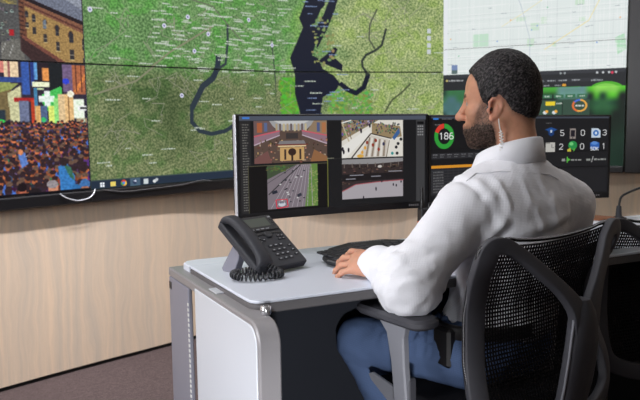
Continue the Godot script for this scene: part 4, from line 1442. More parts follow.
func monitor(a: Vector3, b: Vector3, h: float, sag: float, scr: Material, label: String):
	a = console_xf * a
	b = console_xf * b
	var flat := Vector3(b.x - a.x, 0, b.z - a.z)
	var d := flat.normalized()
	var n := Vector3(-d.z, 0, d.x)
	var w := flat.length()
	var xf := Transform3D(Basis(d, Vector3.UP, n), a)
	var t := thing("curved_monitor", label, "monitor", xf, "curved monitors on the console")
	var N := 24
	var fall := (b.y - a.y)
	var P := func(u: float, y: float, z: float): return Vector3(u * w, y + fall * u, z - sag * (1.0 - pow(2.0 * u - 1.0, 2.0)))
	# casing: rings of a rounded section along the arc
	var rings := []
	for i in N + 1:
		var u := float(i) / N
		rings.append([P.call(u, 0.003, 0.0), P.call(u, h - 0.003, 0.0), P.call(u, h, -0.003), P.call(u, h, -0.014), P.call(u, h - 0.03, -0.03), P.call(u, 0.03, -0.03), P.call(u, 0.0, -0.016), P.call(u, 0.0, -0.003)])
	var st := begin()
	loft(st, rings, true, true, -1)
	obj("casing", done(st), M.bezel, t)
	var bz := 0.004 / w
	st = begin()
	st.set_smooth_group(0)
	for i in N:
		var u0 := lerpf(0.010 / w, 1.0 - 0.010 / w, float(i) / N)
		var u1 := lerpf(0.010 / w, 1.0 - 0.010 / w, (i + 1.0) / N)
		quad(st, P.call(u0, 0.024, 0.0008), P.call(u1, 0.024, 0.0008), P.call(u1, h - 0.006, 0.0008), P.call(u0, h - 0.006, 0.0008), Vector2(float(i) / N, 1), Vector2((i + 1.0) / N, 1), Vector2((i + 1.0) / N, 0), Vector2(float(i) / N, 0))
	obj("screen", done(st), scr, t)
	st = begin()
	if sag > 0.032:
		box(st, Vector3(0.0, h / 2, -0.012), Vector3(0.003, h - 0.01, 0.012), 0.001)
	else:
		box(st, Vector3(-0.0015, h / 2, -0.009), Vector3(0.004, h - 0.004, 0.016), 0.001)
	tag(obj("side_trim", done(st), M.bezel if sag > 0.032 else M.silver, t), "" if sag > 0.032 else "bright silver side edge")
	st = begin()
	for k in 5: box(st, P.call(0.90 + k * 0.011, 0.012, 0.0006), Vector3(0.006, 0.006, 0.0012), 0.0003)
	obj("badge", done(st), M.console_grey, t)

# ============================== desk telephone ==============================
func build_phone():
	# own axes: x along the front edge, z towards the user; the body leans back
	var xf := cx(0.187, 0.7455, -0.2315, 20.5)
	var t := thing("desk_phone", "charcoal office telephone with its handset on the left side and a coiled cord", "telephone", xf)
	var lean := deg_to_rad(-48.0)                                   # face normal turned from up-front
	var F := Transform3D(Basis(Vector3.RIGHT, deg_to_rad(-53.0)), Vector3(0, 0.019, 0))     # x right, y up the face, z out of the face
	var w := 0.09
	var H := 0.192
	var st := begin()
	slab(st, rrect(-w, 0.0, w, H, 0.008), -0.022, 0.0, F, 0.003)
	obj("body", done(st), M.phone, t)
	st = begin()
	slab(st, rrect(-0.038, H - 0.062, w - 0.005, H - 0.004, 0.005), 0.0, 0.0035, F, 0.0015)
	var sp := obj("screen_surround", done(st), M.phone_dark, t)
	st = begin()
	slab(st, rrect(-0.030, H - 0.046, w - 0.028, H - 0.014, 0.002), 0.0034, 0.0042, F, 0.0003)
	obj("screen", done(st), M.lcd, sp)
	for k in 4: key_box(sp, F, Vector3(w - 0.014, H - 0.014 - k * 0.011, 0.004), Vector3(0.009, 0.0045, 0.003), M.key_print if k == 0 else M.phone_key)
	for k in 4: key_box(sp, F, Vector3(-0.014 + k * 0.018, H - 0.056, 0.004), Vector3(0.012, 0.0035, 0.003), M.key_print)
	# navigation cluster
	st = begin()
	slab(st, [Vector2(-0.03, 0.112), Vector2(0.008, 0.118), Vector2(0.028, 0.108), Vector2(0.048, 0.118), Vector2(0.078, 0.114), Vector2(0.076, 0.124), Vector2(-0.028, 0.124)], 0.0, 0.002, F, 0.0008)
	obj("key_bar", done(st), M.phone_dark, t)
	st = begin()
	lathe(st, [Vector2(0.012, 0.0), Vector2(0.012, 0.004), Vector2(0.0095, 0.0055), Vector2(0.005, 0.0045)], F * Transform3D(Basis(Vector3.RIGHT, PI / 2), Vector3(0.028, 0.115, 0.0)))
	obj("navigation_key", done(st), M.phone_key, t)
	for q in [[-0.012, 0.105], [0.0, 0.098], [-0.014, 0.092], [0.058, 0.106], [0.07, 0.104], [0.056, 0.094], [0.07, 0.094]]: key_box(t, F, Vector3(q[0], q[1], 0.001), Vector3(0.011, 0.005, 0.004), M.phone_key, true)
	for r in 4:
		for c in 3: key_box(t, F, Vector3(0.006 + c * 0.019, 0.074 - r * 0.0165, 0.001), Vector3(0.014, 0.0085, 0.004), M.phone_key, true)
	for r in 3: key_box(t, F, Vector3(0.07, 0.066 - r * 0.017, 0.001), Vector3(0.012, 0.007, 0.004), M.phone_key, true)
	for r in 2: key_box(t, F, Vector3(-0.022, 0.066 - r * 0.017, 0.001), Vector3(0.006, 0.012, 0.004), M.phone_key, true)
	# cradle and handset
	st = begin()
	slab(st, rrect(-w - 0.006, 0.002, -0.046, H - 0.002, 0.012), -0.012, 0.004, F, 0.004)
	obj("cradle", done(st), M.phone, t)
	var hs := begin()
	var pts := []
	var wd := []
	var spine := smooth([Vector3(-0.07, 0.004, 0.012), Vector3(-0.07, 0.02, 0.021), Vector3(-0.07, 0.06, 0.029), Vector3(-0.07, 0.10, 0.031), Vector3(-0.07, 0.145, 0.027), Vector3(-0.07, 0.175, 0.019), Vector3(-0.07, 0.188, 0.010)], 4)
	var rings := []
	for i in spine.size():
		var u := float(i) / (spine.size() - 1)
		var end := maxf(smoothstep(0.28, 0.05, u), smoothstep(0.72, 0.95, u))
		var hw := lerpf(0.0185, 0.0245, end) * (1.0 if u > 0.02 and u < 0.98 else 0.82)
		var ht := lerpf(0.011, 0.017, end) * (1.0 if u > 0.02 and u < 0.98 else 0.7)
		var ring := []
		for k in 16:
			var a := -TAU * k / 16
			var ca := signf(cos(a)) * pow(absf(cos(a)), 0.6)
			var sa := signf(sin(a)) * pow(absf(sin(a)), 0.6)
			ring.append(F * (spine[i] + Vector3(ca * hw, 0, -sa * ht - end * 0.006)))
		ring.reverse()
		rings.append(ring)
	loft(hs, rings)
	tag(obj("handset", done(hs), M.phone, t), "thick curved handset lying on the left of the phone")
	# foot behind
	st = begin()
	for x in [-0.125, 0.005]:
		st = begin()
		slab(st, [Vector2(-0.10, 0.0), Vector2(-0.145, 0.0), Vector2(-0.15, 0.008), Vector2(-0.105, 0.07), Vector2(-0.075, 0.07), Vector2(-0.08, 0.04)], -0.06, -0.035, Transform3D(Basis(Vector3(0, 0, 1), Vector3(0, 1, 0), Vector3(-1, 0, 0)), Vector3(x, 0.0, 0)), 0.002)
		obj("foot", done(st), M.console_blue_grey, t)
	# coiled cord
	var path := smooth([Vector3(-0.06, 0.026, 0.002), Vector3(-0.045, 0.012, 0.03), Vector3(-0.075, 0.012, 0.042), Vector3(-0.125, 0.012, 0.022), Vector3(-0.15, 0.013, -0.015), Vector3(-0.135, 0.014, -0.045), Vector3(-0.1, 0.016, -0.035), Vector3(-0.085, 0.018, -0.01)], 40)
	var coil := []
	var s := begin()
	var turns := 30.0
	for i in path.size():
		var tt: Vector3 = (path[mini(i + 1, path.size() - 1)] - path[maxi(i - 1, 0)]).normalized()
		var a := tt.cross(Vector3.UP).normalized()
		var b := a.cross(tt)
		var g := TAU * turns * i / path.size()
		coil.append(path[i] + (a * cos(g) + b * sin(g)) * 0.0085)
	tube(s, smooth(coil, 2), 0.0025, 6)
	obj("coiled_cord", done(s), M.cord, t)

func key_box(parent: Node3D, F: Transform3D, at: Vector3, size: Vector3, m: Material, mark := false):
	var o := obj("key", box_mesh(Vector3.ZERO, size, 0.001), m, parent, F * Transform3D(Basis(), at))
	if mark and parent.get_meta("category", "") != "":
		obj("print", box_mesh(Vector3(0, 0, size.z / 2), Vector3(size.x * 0.42, size.y * 0.34, 0.0006), 0.0002), M.key_print, o)

# ============================== keyboard ==============================
func build_keyboard():
	var xf := cx(0.53, 0.752, -0.285, 0.0) * Transform3D(Basis(Vector3.RIGHT, deg_to_rad(4.5)), Vector3.ZERO)
	var t := thing("keyboard", "black curved ergonomic keyboard under the man's hands", "keyboard", xf)
	var half := [Vector2(-0.205, 0.0), Vector2(-0.212, -0.04), Vector2(-0.19, -0.088), Vector2(-0.12, -0.112), Vector2(-0.04, -0.10)]
	var o := []
	for p in half: o.append(Vector2(p.x, p.y))
	for i in range(half.size() - 1, -1, -1): o.append(Vector2(-half[i].x, half[i].y))
	o.append_array([Vector2(0.15, 0.075), Vector2(0.06, 0.118), Vector2(-0.06, 0.118), Vector2(-0.15, 0.075)])
	var st := begin()
	slab(st, o, 0.002, 0.016, flat_up(), 0.004)
	obj("body", done(st), M.keyboard, t)
	var keys := begin()
	for s in [-1, 1]:
		for r in 5:
			for c in 7:
				var b := Basis(Vector3.UP, deg_to_rad(-12.0 * s))
				var p := b * Vector3(s * (0.022 + c * 0.0265), 0.0, -0.078 + r * 0.0245) + Vector3(0, 0, 0.012)
				if absf(p.x) > 0.195 or (c > 5 and r > 3): continue
				box(keys, p + Vector3.UP * 0.0185, Vector3(0.0225, 0.006, 0.0205), 0.0012, b)
	tag(obj("keys", done(keys), M.key, t), "", "", "", "stuff")
	st = begin()
	for k in 12: box(st, Vector3(-0.055 + k * 0.010, 0.0166, -0.108 + absf(k - 5.5) * 0.001), Vector3(0.0045, 0.001, 0.003), 0.0003)
	obj("status_marks", done(st), M.key_print, t)
	st = begin()
	slab(st, [Vector2(-0.2, -0.045), Vector2(-0.178, -0.085), Vector2(-0.12, -0.106), Vector2(-0.04, -0.095), Vector2(0.04, -0.095), Vector2(0.12, -0.106), Vector2(0.178, -0.085), Vector2(0.2, -0.045), Vector2(0.06, -0.062), Vector2(-0.06, -0.062)], 0.016, 0.0195, flat_up(), 0.0015)
	obj("palm_rest", done(st), M.phone, t)

# ============================== small things on the desk ==============================
func build_desk_things():
	var t := thing("walkie_talkie", "black two way radio with a stub aerial standing behind the man's arm", "radio", cx(0.822, 0.7435, -0.50, -8.0))
	var st := begin()
	slab(st, rrect(-0.026, 0.0, 0.026, 0.105, 0.006), -0.017, 0.017, Transform3D(), 0.003)
	obj("body", done(st), M.phone_dark, t)
	st = begin()
	lathe(st, [Vector2(0.0075, 0.104), Vector2(0.0075, 0.125), Vector2(0.0055, 0.13), Vector2(0.0045, 0.168), Vector2(0.0035, 0.173)], Transform3D(Basis(), Vector3(-0.016, 0, 0)), 12)
	obj("aerial", done(st), M.bezel, t)
	st = begin()
	lathe(st, [Vector2(0.0075, 0.104), Vector2(0.0075, 0.118), Vector2(0.006, 0.12)], Transform3D(Basis(), Vector3(0.012, 0, 0)), 12)
	obj("knob", done(st), M.bezel, t)
	st = begin()
	box(st, Vector3(-0.0245, 0.045, 0.0), Vector3(0.006, 0.03, 0.024), 0.002)
	tag(obj("side_button", done(st), M.orange, t), "orange side button")
	# gooseneck microphone
	t = thing("gooseneck_microphone", "black gooseneck microphone bending out of frame at the right", "microphone", cx(1.715, 0.7435, -0.50, 0.0))
	st = begin()
	lathe(st, [Vector2(0.03, 0.0), Vector2(0.03, 0.006), Vector2(0.012, 0.012), Vector2(0.009, 0.05), Vector2(0.0075, 0.052)], Transform3D(), 16)
	obj("base", done(st), M.phone, t)
	st = begin()
	tube(st, smooth([Vector3(0, 0.05, 0), Vector3(0.006, 0.085, 0.004), Vector3(0.03, 0.105, 0.02), Vector3(0.09, 0.13, 0.05), Vector3(0.18, 0.165, 0.09), Vector3(0.27, 0.19, 0.12)], 5), 0.0045, 8)
	obj("stem", done(st), M.bezel, t)
	st = begin()
	tube(st, [Vector3(0.268, 0.1895, 0.119), Vector3(0.30, 0.197, 0.13), Vector3(0.33, 0.203, 0.14)], [0.006, 0.011, 0.009], 10)
	obj("capsule", done(st), M.bezel_edge, t)
	# papers and a small brown box
	var r := rng(12)
	for k in 2:
		var p := thing("paper_sheet", ["white paper sheet lying flat at the right end of the console", "white paper sheet lying askew on top of the other sheet"][k], "paper", cx(1.86 + k * 0.02, 0.7455 + k * 0.0012, -0.33 - k * 0.02, [12.0, -6.0][k]))
		st = begin()
		slab(st, rrect(-0.105, -0.148, 0.105, 0.148, 0.001, 1), 0.0, 0.001, flat_up(), 0.0002)
		obj("sheet", done(st), M.paper, p)
	t = thing("notebook", "small brown notebook lying beside the microphone", "notebook", cx(1.60, 0.7435, -0.50, 15.0))
	st = begin()
	slab(st, rrect(-0.06, -0.04, 0.06, 0.04, 0.005), 0.0, 0.012, flat_up(), 0.001)
	obj("pages", done(st), M.paper, t)
	st = begin()
	slab(st, rrect(-0.063, -0.043, 0.063, 0.043, 0.005), 0.0122, 0.015, flat_up(), 0.0008)
	obj("cover", done(st), M.brown_thing, t)

# ============================== office chairs ==============================
func post_at(y: float) -> Vector2:           # half width and depth of the back's edge at a height
	var k := [[0.42, 0.205, -0.005], [0.46, 0.222, -0.02], [0.52, 0.235, -0.035], [0.60, 0.228, -0.06], [0.70, 0.222, -0.066], [0.78, 0.230, -0.045], [0.84, 0.238, -0.015], [0.90, 0.232, 0.004]]
	for i in k.size() - 1:
		if y <= k[i + 1][0]:
			var t: float = clampf((y - k[i][0]) / (k[i + 1][0] - k[i][0]), 0.0, 1.0)
			t = t * t * (3.0 - 2.0 * t) * 0.5 + t * 0.5
			return Vector2(lerpf(k[i][1], k[i + 1][1], t), lerpf(k[i][2], k[i + 1][2], t))
	return Vector2(0.21, 0.004)

func back_top(x: float) -> float: return 0.872 - 0.022 * (1.0 - pow(x / 0.22, 2.0))

const BZ := 0.27

func build_chairs():
	var t := thing("office_chair", "grey framed mesh back office chair that the man sits in", "chair", Transform3D(Basis(Vector3.UP, deg_to_rad(36.87)), Vector3(0.398, 0, -1.953)), "mesh back office chairs")
	# back frame: on each side a band from the spine up to the corner, down the edge and in again below
	for s in [-1.0, 1.0]:
		var k := [Vector3(-0.014, 0.60, 0.066), Vector3(-0.018, 0.66, 0.071), Vector3(-0.03, 0.71, 0.069), Vector3(-0.066, 0.757, 0.057), Vector3(-0.12, 0.807, 0.036), Vector3(-0.165, 0.846, 0.016), Vector3(-0.205, 0.868, 0.004), Vector3(-0.236, 0.864, -0.005), Vector3(-0.246, 0.832, -0.014), Vector3(-0.236, 0.77, -0.043), Vector3(-0.224, 0.70, -0.062), Vector3(-0.23, 0.60, -0.056), Vector3(-0.242, 0.52, -0.032), Vector3(-0.226, 0.46, -0.016), Vector3(-0.165, 0.428, 0.004), Vector3(-0.09, 0.415, 0.02), Vector3(-0.04, 0.415, 0.026)]
		var pts := []
		for p in k: pts.append(Vector3(p.x * -s, p.y, p.z + BZ))
		if s > 0.0: for i in pts.size(): pts[i].x = absf(pts[i].x)
		else: for i in pts.size(): pts[i].x = -absf(pts[i].x)
		var sm := smooth(pts, 5)
		var nn := []
		var ww := []
		for i in sm.size():
			var u := float(i) / (sm.size() - 1)
			nn.append(Vector3(s * 0.35 * smoothstep(0.3, 0.5, u), 0.2 * (1.0 - smoothstep(0.2, 0.45, u)), 1.0).normalized())
			ww.append(lerpf(lerpf(0.052, 0.031, smoothstep(0.08, 0.22, u)), 0.048, smoothstep(0.3, 0.5, u)))
		var st := begin()
		band(st, sm, nn, ww, 0.022)
		obj("back_frame", done(st), M.chair_frame, t)
	# spine: a wide panel that narrows in the middle
	var rings := []
	for q in [[0.40, 0.048, 0.022], [0.44, 0.052, 0.032], [0.50, 0.052, 0.05], [0.58, 0.053, 0.064], [0.63, 0.051, 0.070], [0.67, 0.045, 0.071], [0.70, 0.034, 0.070], [0.73, 0.018, 0.064]]:
		var ring := []
		for p in [[1, -0.012], [1, 0.004], [0.86, 0.012], [0.3, 0.017], [-0.3, 0.017], [-0.86, 0.012], [-1, 0.004], [-1, -0.012], [-0.8, -0.02], [0.8, -0.02]]:
			ring.append(Vector3(p[0] * q[1], q[0], BZ + q[2] + p[1]))
		rings.append(ring)
	var ss := begin()
	loft(ss, rings)
	obj("spine", done(ss), M.chair_frame, t)
	for s in [-1.0, 1.0]:
		ss = begin()
		var e := []
		for q in [[0.42, 0.052, 0.03], [0.50, 0.053, 0.054], [0.58, 0.054, 0.068], [0.63, 0.052, 0.073], [0.67, 0.048, 0.075], [0.70, 0.044, 0.075]]: e.append(Vector3(s * q[1], q[0], BZ + q[2]))
		tube(ss, smooth(e, 4), 0.0035, 6)
		obj("spine_highlight", done(ss), M.chair_light, t)  # paler tube imitates the highlight along the spine edge
	# woven back: real strands
	var net := begin()
	var nx := 46
	for i in nx + 1:
		var u := -1.0 + 2.0 * i / nx
		var pts := []
		for j in 25:
			var v := j / 24.0
			var y := lerpf(0.44, back_top(u * 0.21), v)
			var p := post_at(y)
			pts.append(Vector3(u * (p.x - 0.004), y, BZ + p.y - 0.012))
		strand(net, pts, 0.0023)
	for j in 46:
		var v := j / 45.0
		var pts := []
		for i in 15:
			var u := -1.0 + 2.0 * i / 14
			var y := lerpf(0.44, back_top(u * 0.21), v)
			var p := post_at(y)
			pts.append(Vector3(u * (p.x - 0.004), y, BZ + p.y - 0.0135))
		strand(net, pts, 0.0024)
	tag(obj("mesh_back", done(net), M.chair_mesh, t), "", "", "", "stuff")
	# piping round the edge of the mesh
	var rim := []
	for j in 15: rim.append(Vector3(-post_at(lerpf(0.44, 0.868, j / 14.0)).x - 0.025, lerpf(0.44, 0.868, j / 14.0), BZ + post_at(lerpf(0.44, 0.868, j / 14.0)).y - 0.006))
	for i in range(1, 12): rim.append(Vector3(-0.22 + 0.44 * i / 12.0, back_top(-0.22 + 0.44 * i / 12.0) + 0.014, BZ - 0.008))
	for j in range(14, -1, -1): rim.append(Vector3(post_at(lerpf(0.44, 0.868, j / 14.0)).x + 0.025, lerpf(0.44, 0.868, j / 14.0), BZ + post_at(lerpf(0.44, 0.868, j / 14.0)).y - 0.006))
	rim = smooth(rim, 3)
	var rs := begin()
	tube(rs, rim, 0.0042, 6)
	obj("edge_piping", done(rs), M.chair_mesh, t)
	rs = begin()
	for i in range(0, rim.size() - 1):
		for h in 3:
			var a: Vector3 = rim[i].lerp(rim[i + 1], h / 3.0)
			var b: Vector3 = rim[i].lerp(rim[i + 1], h / 3.0 + 0.2)
			var o := Vector3(signf(a.x) * 0.003 * (1.0 if absf(a.x) > 0.2 else 0.0), 0.0025 if absf(a.x) < 0.23 else 0.0, 0.0032)
			if rim[i].distance_to(rim[i + 1]) < 0.006 and h != 0: continue
			tube(rs, [a + o, b + o], 0.0018, 4)
	tag(obj("stitching", done(rs), M.chair_piping, t), "pale stitches along the piping", "", "", "stuff")
	# seat
	rings = []
	for q in [[-0.19, 0.15, 0.425, 0.012], [-0.184, 0.17, 0.430, 0.022], [-0.14, 0.20, 0.436, 0.028], [-0.05, 0.215, 0.438, 0.028], [0.1, 0.22, 0.44, 0.028], [0.19, 0.205, 0.444, 0.026], [0.225, 0.17, 0.446, 0.016]]:
		var ring := []
		for k in 24:
			var a := TAU * k / 24
			ring.append(Vector3(signf(cos(a)) * pow(absf(cos(a)), 0.35) * q[1], q[2] + signf(sin(a)) * pow(absf(sin(a)), 0.5) * q[3] - 0.012 * (1.0 - pow(cos(a), 2.0)) * (1.0 if sin(a) > 0 else 0.0), q[0]))
		ring.reverse()
		rings.append(ring)
	var sd := begin()
	rings.reverse()
	for r in rings: r.reverse()
	loft(sd, rings)
	obj("seat", done(sd), M.chair_seat, t)
	sd = begin()
	slab(sd, rrect(-0.18, -0.17, 0.18, 0.13, 0.05), 0.385, 0.418, flat_up(), 0.006)
	obj("seat_pan", done(sd), M.chair_frame, t)
	# back bracket under the seat
	sd = begin()
	band(sd, smooth([Vector3(0, 0.42, BZ + 0.03), Vector3(0, 0.38, BZ - 0.02), Vector3(0, 0.365, BZ - 0.1), Vector3(0, 0.37, 0.05)], 4), Vector3.UP, 0.09, 0.024)
	obj("back_bracket", done(sd), M.chair_frame, t)
	for s in [-1.0, 1.0]:
		# arm: pad, support plate, slotted bracket under the seat
		var arm := begin()
		var ap := []
		var turn := Basis(Vector3.UP, deg_to_rad(s * 3.0))
		for q in rrect(-0.042, -0.125, 0.042, 0.125, 0.035): ap.append(q)
		slab(arm, ap, -0.012, 0.012, Transform3D(turn, Vector3(s * 0.288, 0.678, 0.02)) * flat_up(), 0.007)
		var pad := obj("arm_pad", done(arm), M.chair_frame, t)
		arm = begin()
		slab(arm, [Vector2(-0.055, 0.664), Vector2(0.04, 0.664), Vector2(0.029, 0.63), Vector2(0.025, 0.56), Vector2(0.023, 0.40), Vector2(-0.023, 0.40), Vector2(-0.022, 0.56), Vector2(-0.03, 0.635)], -0.011, 0.011, Transform3D(Basis(Vector3(0, 0, 1), Vector3(s * 0.10, 1, 0), Vector3(-1, 0, 0)), Vector3(s * 0.234, 0, 0.035)), 0.004)
		obj("arm_post", done(arm), M.chair_light, t)
		arm = begin()
		box(arm, Vector3(s * 0.272, 0.47, 0.037), Vector3(0.03, 0.11, 0.05), 0.006)
		obj("arm_sleeve", done(arm), M.chair_frame, t)
		arm = begin()
		band(arm, smooth([Vector3(s * 0.27, 0.43, 0.035), Vector3(s * 0.22, 0.395, 0.03), Vector3(s * 0.12, 0.38, 0.02)], 4), Vector3.UP, 0.05, 0.02)
		obj("arm_bracket", done(arm), M.chair_frame, t)
		arm = begin()
		slab(arm, [Vector2(-0.145, 0.474), Vector2(-0.13, 0.482), Vector2(0.0, 0.455), Vector2(0.03, 0.41), Vector2(0.0, 0.39), Vector2(-0.06, 0.415), Vector2(-0.135, 0.46)], -0.005, 0.005, Transform3D(Basis(Vector3(0, 0, 1), Vector3(0, 1, 0), Vector3(-1, 0, 0)), Vector3(s * 0.232, 0, 0)), 0.002)
		obj("seat_rail", done(arm), M.chair_light, t)
	# column, five star base, castors
	var b := begin()
	lathe(b, [Vector2(0.022, 0.10), Vector2(0.025, 0.105), Vector2(0.025, 0.26), Vector2(0.016, 0.265), Vector2(0.016, 0.385)])
	obj("column", done(b), M.bezel, t)
	for k in 5:
		var d := Basis(Vector3.UP, TAU * k / 5 + 0.3)
		b = begin()
		var bp := []
		for q in [[0.02, 0.115], [0.1, 0.108], [0.22, 0.09], [0.30, 0.075]]: bp.append(d * Vector3(0, q[1], q[0]))
		band(b, bp, Vector3.UP, [0.05, 0.046, 0.038, 0.03], 0.026)
		var leg := obj("base_leg", done(b), M.chair_frame, t)
		b = begin()
		for e in [-0.014, 0.014]:
			lathe(b, [Vector2(0.02, -0.009), Vector2(0.029, -0.006), Vector2(0.029, 0.006), Vector2(0.02, 0.009)], Transform3D(d * Basis(Vector3.BACK, PI / 2), d * Vector3(e, 0.029, 0.30)))
		tube(b, [d * Vector3(0, 0.03, 0.30), d * Vector3(0, 0.075, 0.30)], 0.007, 8)
		obj("castor", done(b), M.bezel, leg)
	# the second chair
	var c := t.duplicate()
	c.name = numbered("office_chair")
	c.transform = Transform3D(Basis(Vector3.UP, deg_to_rad(24.0)), Vector3(0.955, -0.04, -2.49))
	c.set_meta("label", "empty mesh back office chair behind the man's chair at the right edge")
	add_child(c, true)

func strand(st: SurfaceTool, pts: Array, r: float):
	tube(st, pts, r, 4)

# ============================== the man ==============================
func build_person():
	var origin := Vector3(0.44, 0, -1.95)
	var t := thing("person", "seated bearded man in a white shirt and blue trousers typing on the keyboard", "person", Transform3D(Basis(), origin))
	var tb := Basis(Vector3.UP, deg_to_rad(35.0))
	var rt := tb * Vector3.RIGHT
	var fw := tb * Vector3.FORWARD
	var pelvis := Vector3(0.445, 0.565, -1.93)
	var sh := Vector3(0.516, 0.955, -1.962)
	var ax := (sh - pelvis).normalized()
	var lb := Basis(rt, ax, rt.cross(ax).normalized()).orthonormalized()
	var sl := Vector3(0.352, 0.908, -1.862)
	var sr := Vector3(0.700, 0.895, -2.098)
	var el := Vector3(0.208, 0.755, -1.738)
	var wl := Vector3(0.128, 0.786, -1.87)
	var er := Vector3(0.70, 0.70, -2.17)
	var wr := Vector3(0.50, 0.79, -2.26)
	var ho := Vector3(0.485, 1.172, -1.985)
	var hb := Basis(Vector3.UP, deg_to_rad(63.0)) * Basis(Vector3.RIGHT, deg_to_rad(-2.0))
	var nape := Vector3(0.518, 1.03, -1.962)
	# ---------- skin: head, neck and hands in one mesh ----------
	var H := Transform3D(hb, ho)
	var bf := Field.new()
	bf.T = H
	head_field(bf)
	bf.T = Transform3D()
	bf.cap(H * Vector3(0, -0.03, 0.02), nape, 0.055, 0.061, 0.03)
	bf.ell(pelvis + ax * 0.26, Vector3(0.145, 0.19, 0.088), lb, 0.05)
	bf.ell(pelvis + ax * 0.02, Vector3(0.14, 0.10, 0.09), lb, 0.05)
	bf.cap(nape, sh, 0.05, 0.06, 0.03)
	for q in [[sl, el, wl], [sr, er, wr]]:
		bf.cap(sh, q[0], 0.055, 0.05, 0.04)
		bf.cap(q[0], q[1], 0.05, 0.04, 0.02)
		bf.cap(q[1], q[2], 0.038, 0.029, 0.02)
	hand_pieces(bf, wl, el, 0)
	hand_pieces(bf, wr, er, 1)
	var bm := bf.mesh(Vector3(-0.02, 0.44, -2.52), Vector3(0.80, 1.35, -1.68), 0.0031)
	relax(bm, 1, 0.35)
	var HI := H.affine_inverse()
	var hc := head_colors(bm[0], HI)
	var hair_m := shell(bm, 0, HI)
	var beard_m := shell(bm, 1, HI)
	var body := ArrayMesh.new()
	net_surface(body, bm, hc, origin)
	obj("body", body, M.skin, t)
	# hair and beard: shells grown from the scalp and the jaw
	for q in [["hair", hair_m], ["beard", beard_m]]:
		var hmesh := ArrayMesh.new()
		net_surface(hmesh, q[1], q[1][3], origin)
		obj(q[0], hmesh, M.hair, t)
	# eyes
	for s in [-1.0, 1.0]:
		var e := begin()
		ball(e, ho + hb * Vector3(s * 0.031, 0.012, -0.078) - origin, Vector3.ONE * 0.0122, hb)
		var eo := obj("eye", done(e), M.eye_white, t)
		e = begin()
		ball(e, ho + hb * Vector3(s * 0.031, 0.012, -0.0845) - origin, Vector3(0.0062, 0.0062, 0.006), hb)
		obj("iris", done(e), M.iris, eo)
	# ---------- shirt ----------
	var f := Field.new()
	f.ell(pelvis + ax * 0.30 + fw * 0.005, Vector3(0.172, 0.17, 0.118), lb, 0.06)
	f.cap(sl.lerp(sr, 0.16) + Vector3(0, 0.012, 0), sl.lerp(sr, 0.84) + Vector3(0, 0.012, 0), 0.082, 0.082, 0.07)
	f.ell(pelvis + ax * 0.14 + rt * 0.012, Vector3(0.150, 0.17, 0.122), lb, 0.07)
	f.ell(pelvis + ax * 0.05 + rt * 0.01, Vector3(0.160, 0.07, 0.13), lb, 0.04)
	f.cap(sl.lerp(sr, 0.22) + Vector3(0, 0.045, 0), nape + fw * 0.015 + Vector3(0, -0.022, 0), 0.045, 0.058, 0.06)
	f.cap(sl.lerp(sr, 0.78) + Vector3(0, 0.045, 0), nape + fw * 0.015 + Vector3(0, -0.022, 0), 0.045, 0.058, 0.06)
	f.cap(sl, el, 0.074, 0.066, 0.045)
	f.cap(el + Vector3(0, 0.004, 0), wl.lerp(el, 0.16) + Vector3(0, 0.004, 0), 0.066, 0.046, 0.06)
	f.cap(sr, er, 0.074, 0.06, 0.045)
	f.cap(er, wr.lerp(er, 0.12), 0.06, 0.044, 0.03)
	var sm: Array = f.mesh(Vector3(0.03, 0.53, -2.42), Vector3(0.80, 1.10, -1.62), 0.009)
	relax(sm, 2, 0.5)
	wrinkle(sm, el, wl, sl, sr, pelvis, ax)
	var shirt := ArrayMesh.new()
	net_surface(shirt, sm, null, origin)
	var so := obj("shirt", shirt, M.shirt, t)
	# collar: a folded stand round the neck, higher at the back
	var rings := [[], [], [], [], [], []]
	var cb := Basis(Vector3.UP, deg_to_rad(42.0))
	var cc := nape + cb * Vector3(0, 0, -0.026)
	for k in 41:
		var a := deg_to_rad(lerpf(-164.0, 164.0, k / 40.0))      # 0 at the back
		var d := cb * Vector3(sin(a) * 0.94, 0, cos(a))
		var back := cos(a) * 0.5 + 0.5
		var top := lerpf(0.006, 0.066, pow(back, 0.8))
		var low := lerpf(-0.042, 0.002, back)
		var r0 := lerpf(0.088, 0.088, back)
		var c0 := cc - origin
		rings[0].append(c0 + d * (r0 - 0.006) + Vector3.UP * low)
		rings[1].append(c0 + d * (r0 - 0.010) + Vector3.UP * (top - 0.003))
		rings[2].append(c0 + d * (r0 - 0.006) + Vector3.UP * top)
		rings[3].append(c0 + d * (r0 - 0.001) + Vector3.UP * (top - 0.003))
		rings[4].append(c0 + d * (r0 + lerpf(0.020, 0.008, back)) + Vector3.UP * (low + 0.002))
		rings[5].append(c0 + d * (r0 + lerpf(0.016, 0.004, back)) + Vector3.UP * low)
	var cs := begin()
	for r in rings: r.reverse()
	loft(cs, rings, false, false)
	obj("collar", done(cs), M.shirt, so)
	# yoke seam laid on the cloth
	var all := PackedInt32Array(range(f.kind.size()))
	var back_n := Vector3(0.456, 0, 0.89)
	var back_r := Vector3(0.89, 0, -0.456)
	cs = begin()
	for line in [[[1.162, 0.99], [1.20, 1.008], [1.25, 1.012], [1.32, 1.008], [1.40, 0.998], [1.45, 0.98]]]:
		var lp := []
		for i in line.size() - 1:
			for e in 6:
				var u := lerpf(line[i][0], line[i + 1][0], e / 6.0)
				var y := lerpf(line[i][1], line[i + 1][1], e / 6.0)
				var p := back_r * u + Vector3.UP * y - back_n * 1.2
				for it in 40:
					var dd := f.at(p, all)
					if dd < 0.0006 or p.dot(back_n) < -1.75: break
					p -= back_n * dd * 0.8
				if f.at(p, all) < 0.004: lp.append(p + back_n * 0.0006 - origin)
		if lp.size() > 3: tube(cs, lp, 0.0013, 5)
	tag(obj("seam", done(cs), M.shirt, so), "", "", "", "stuff")
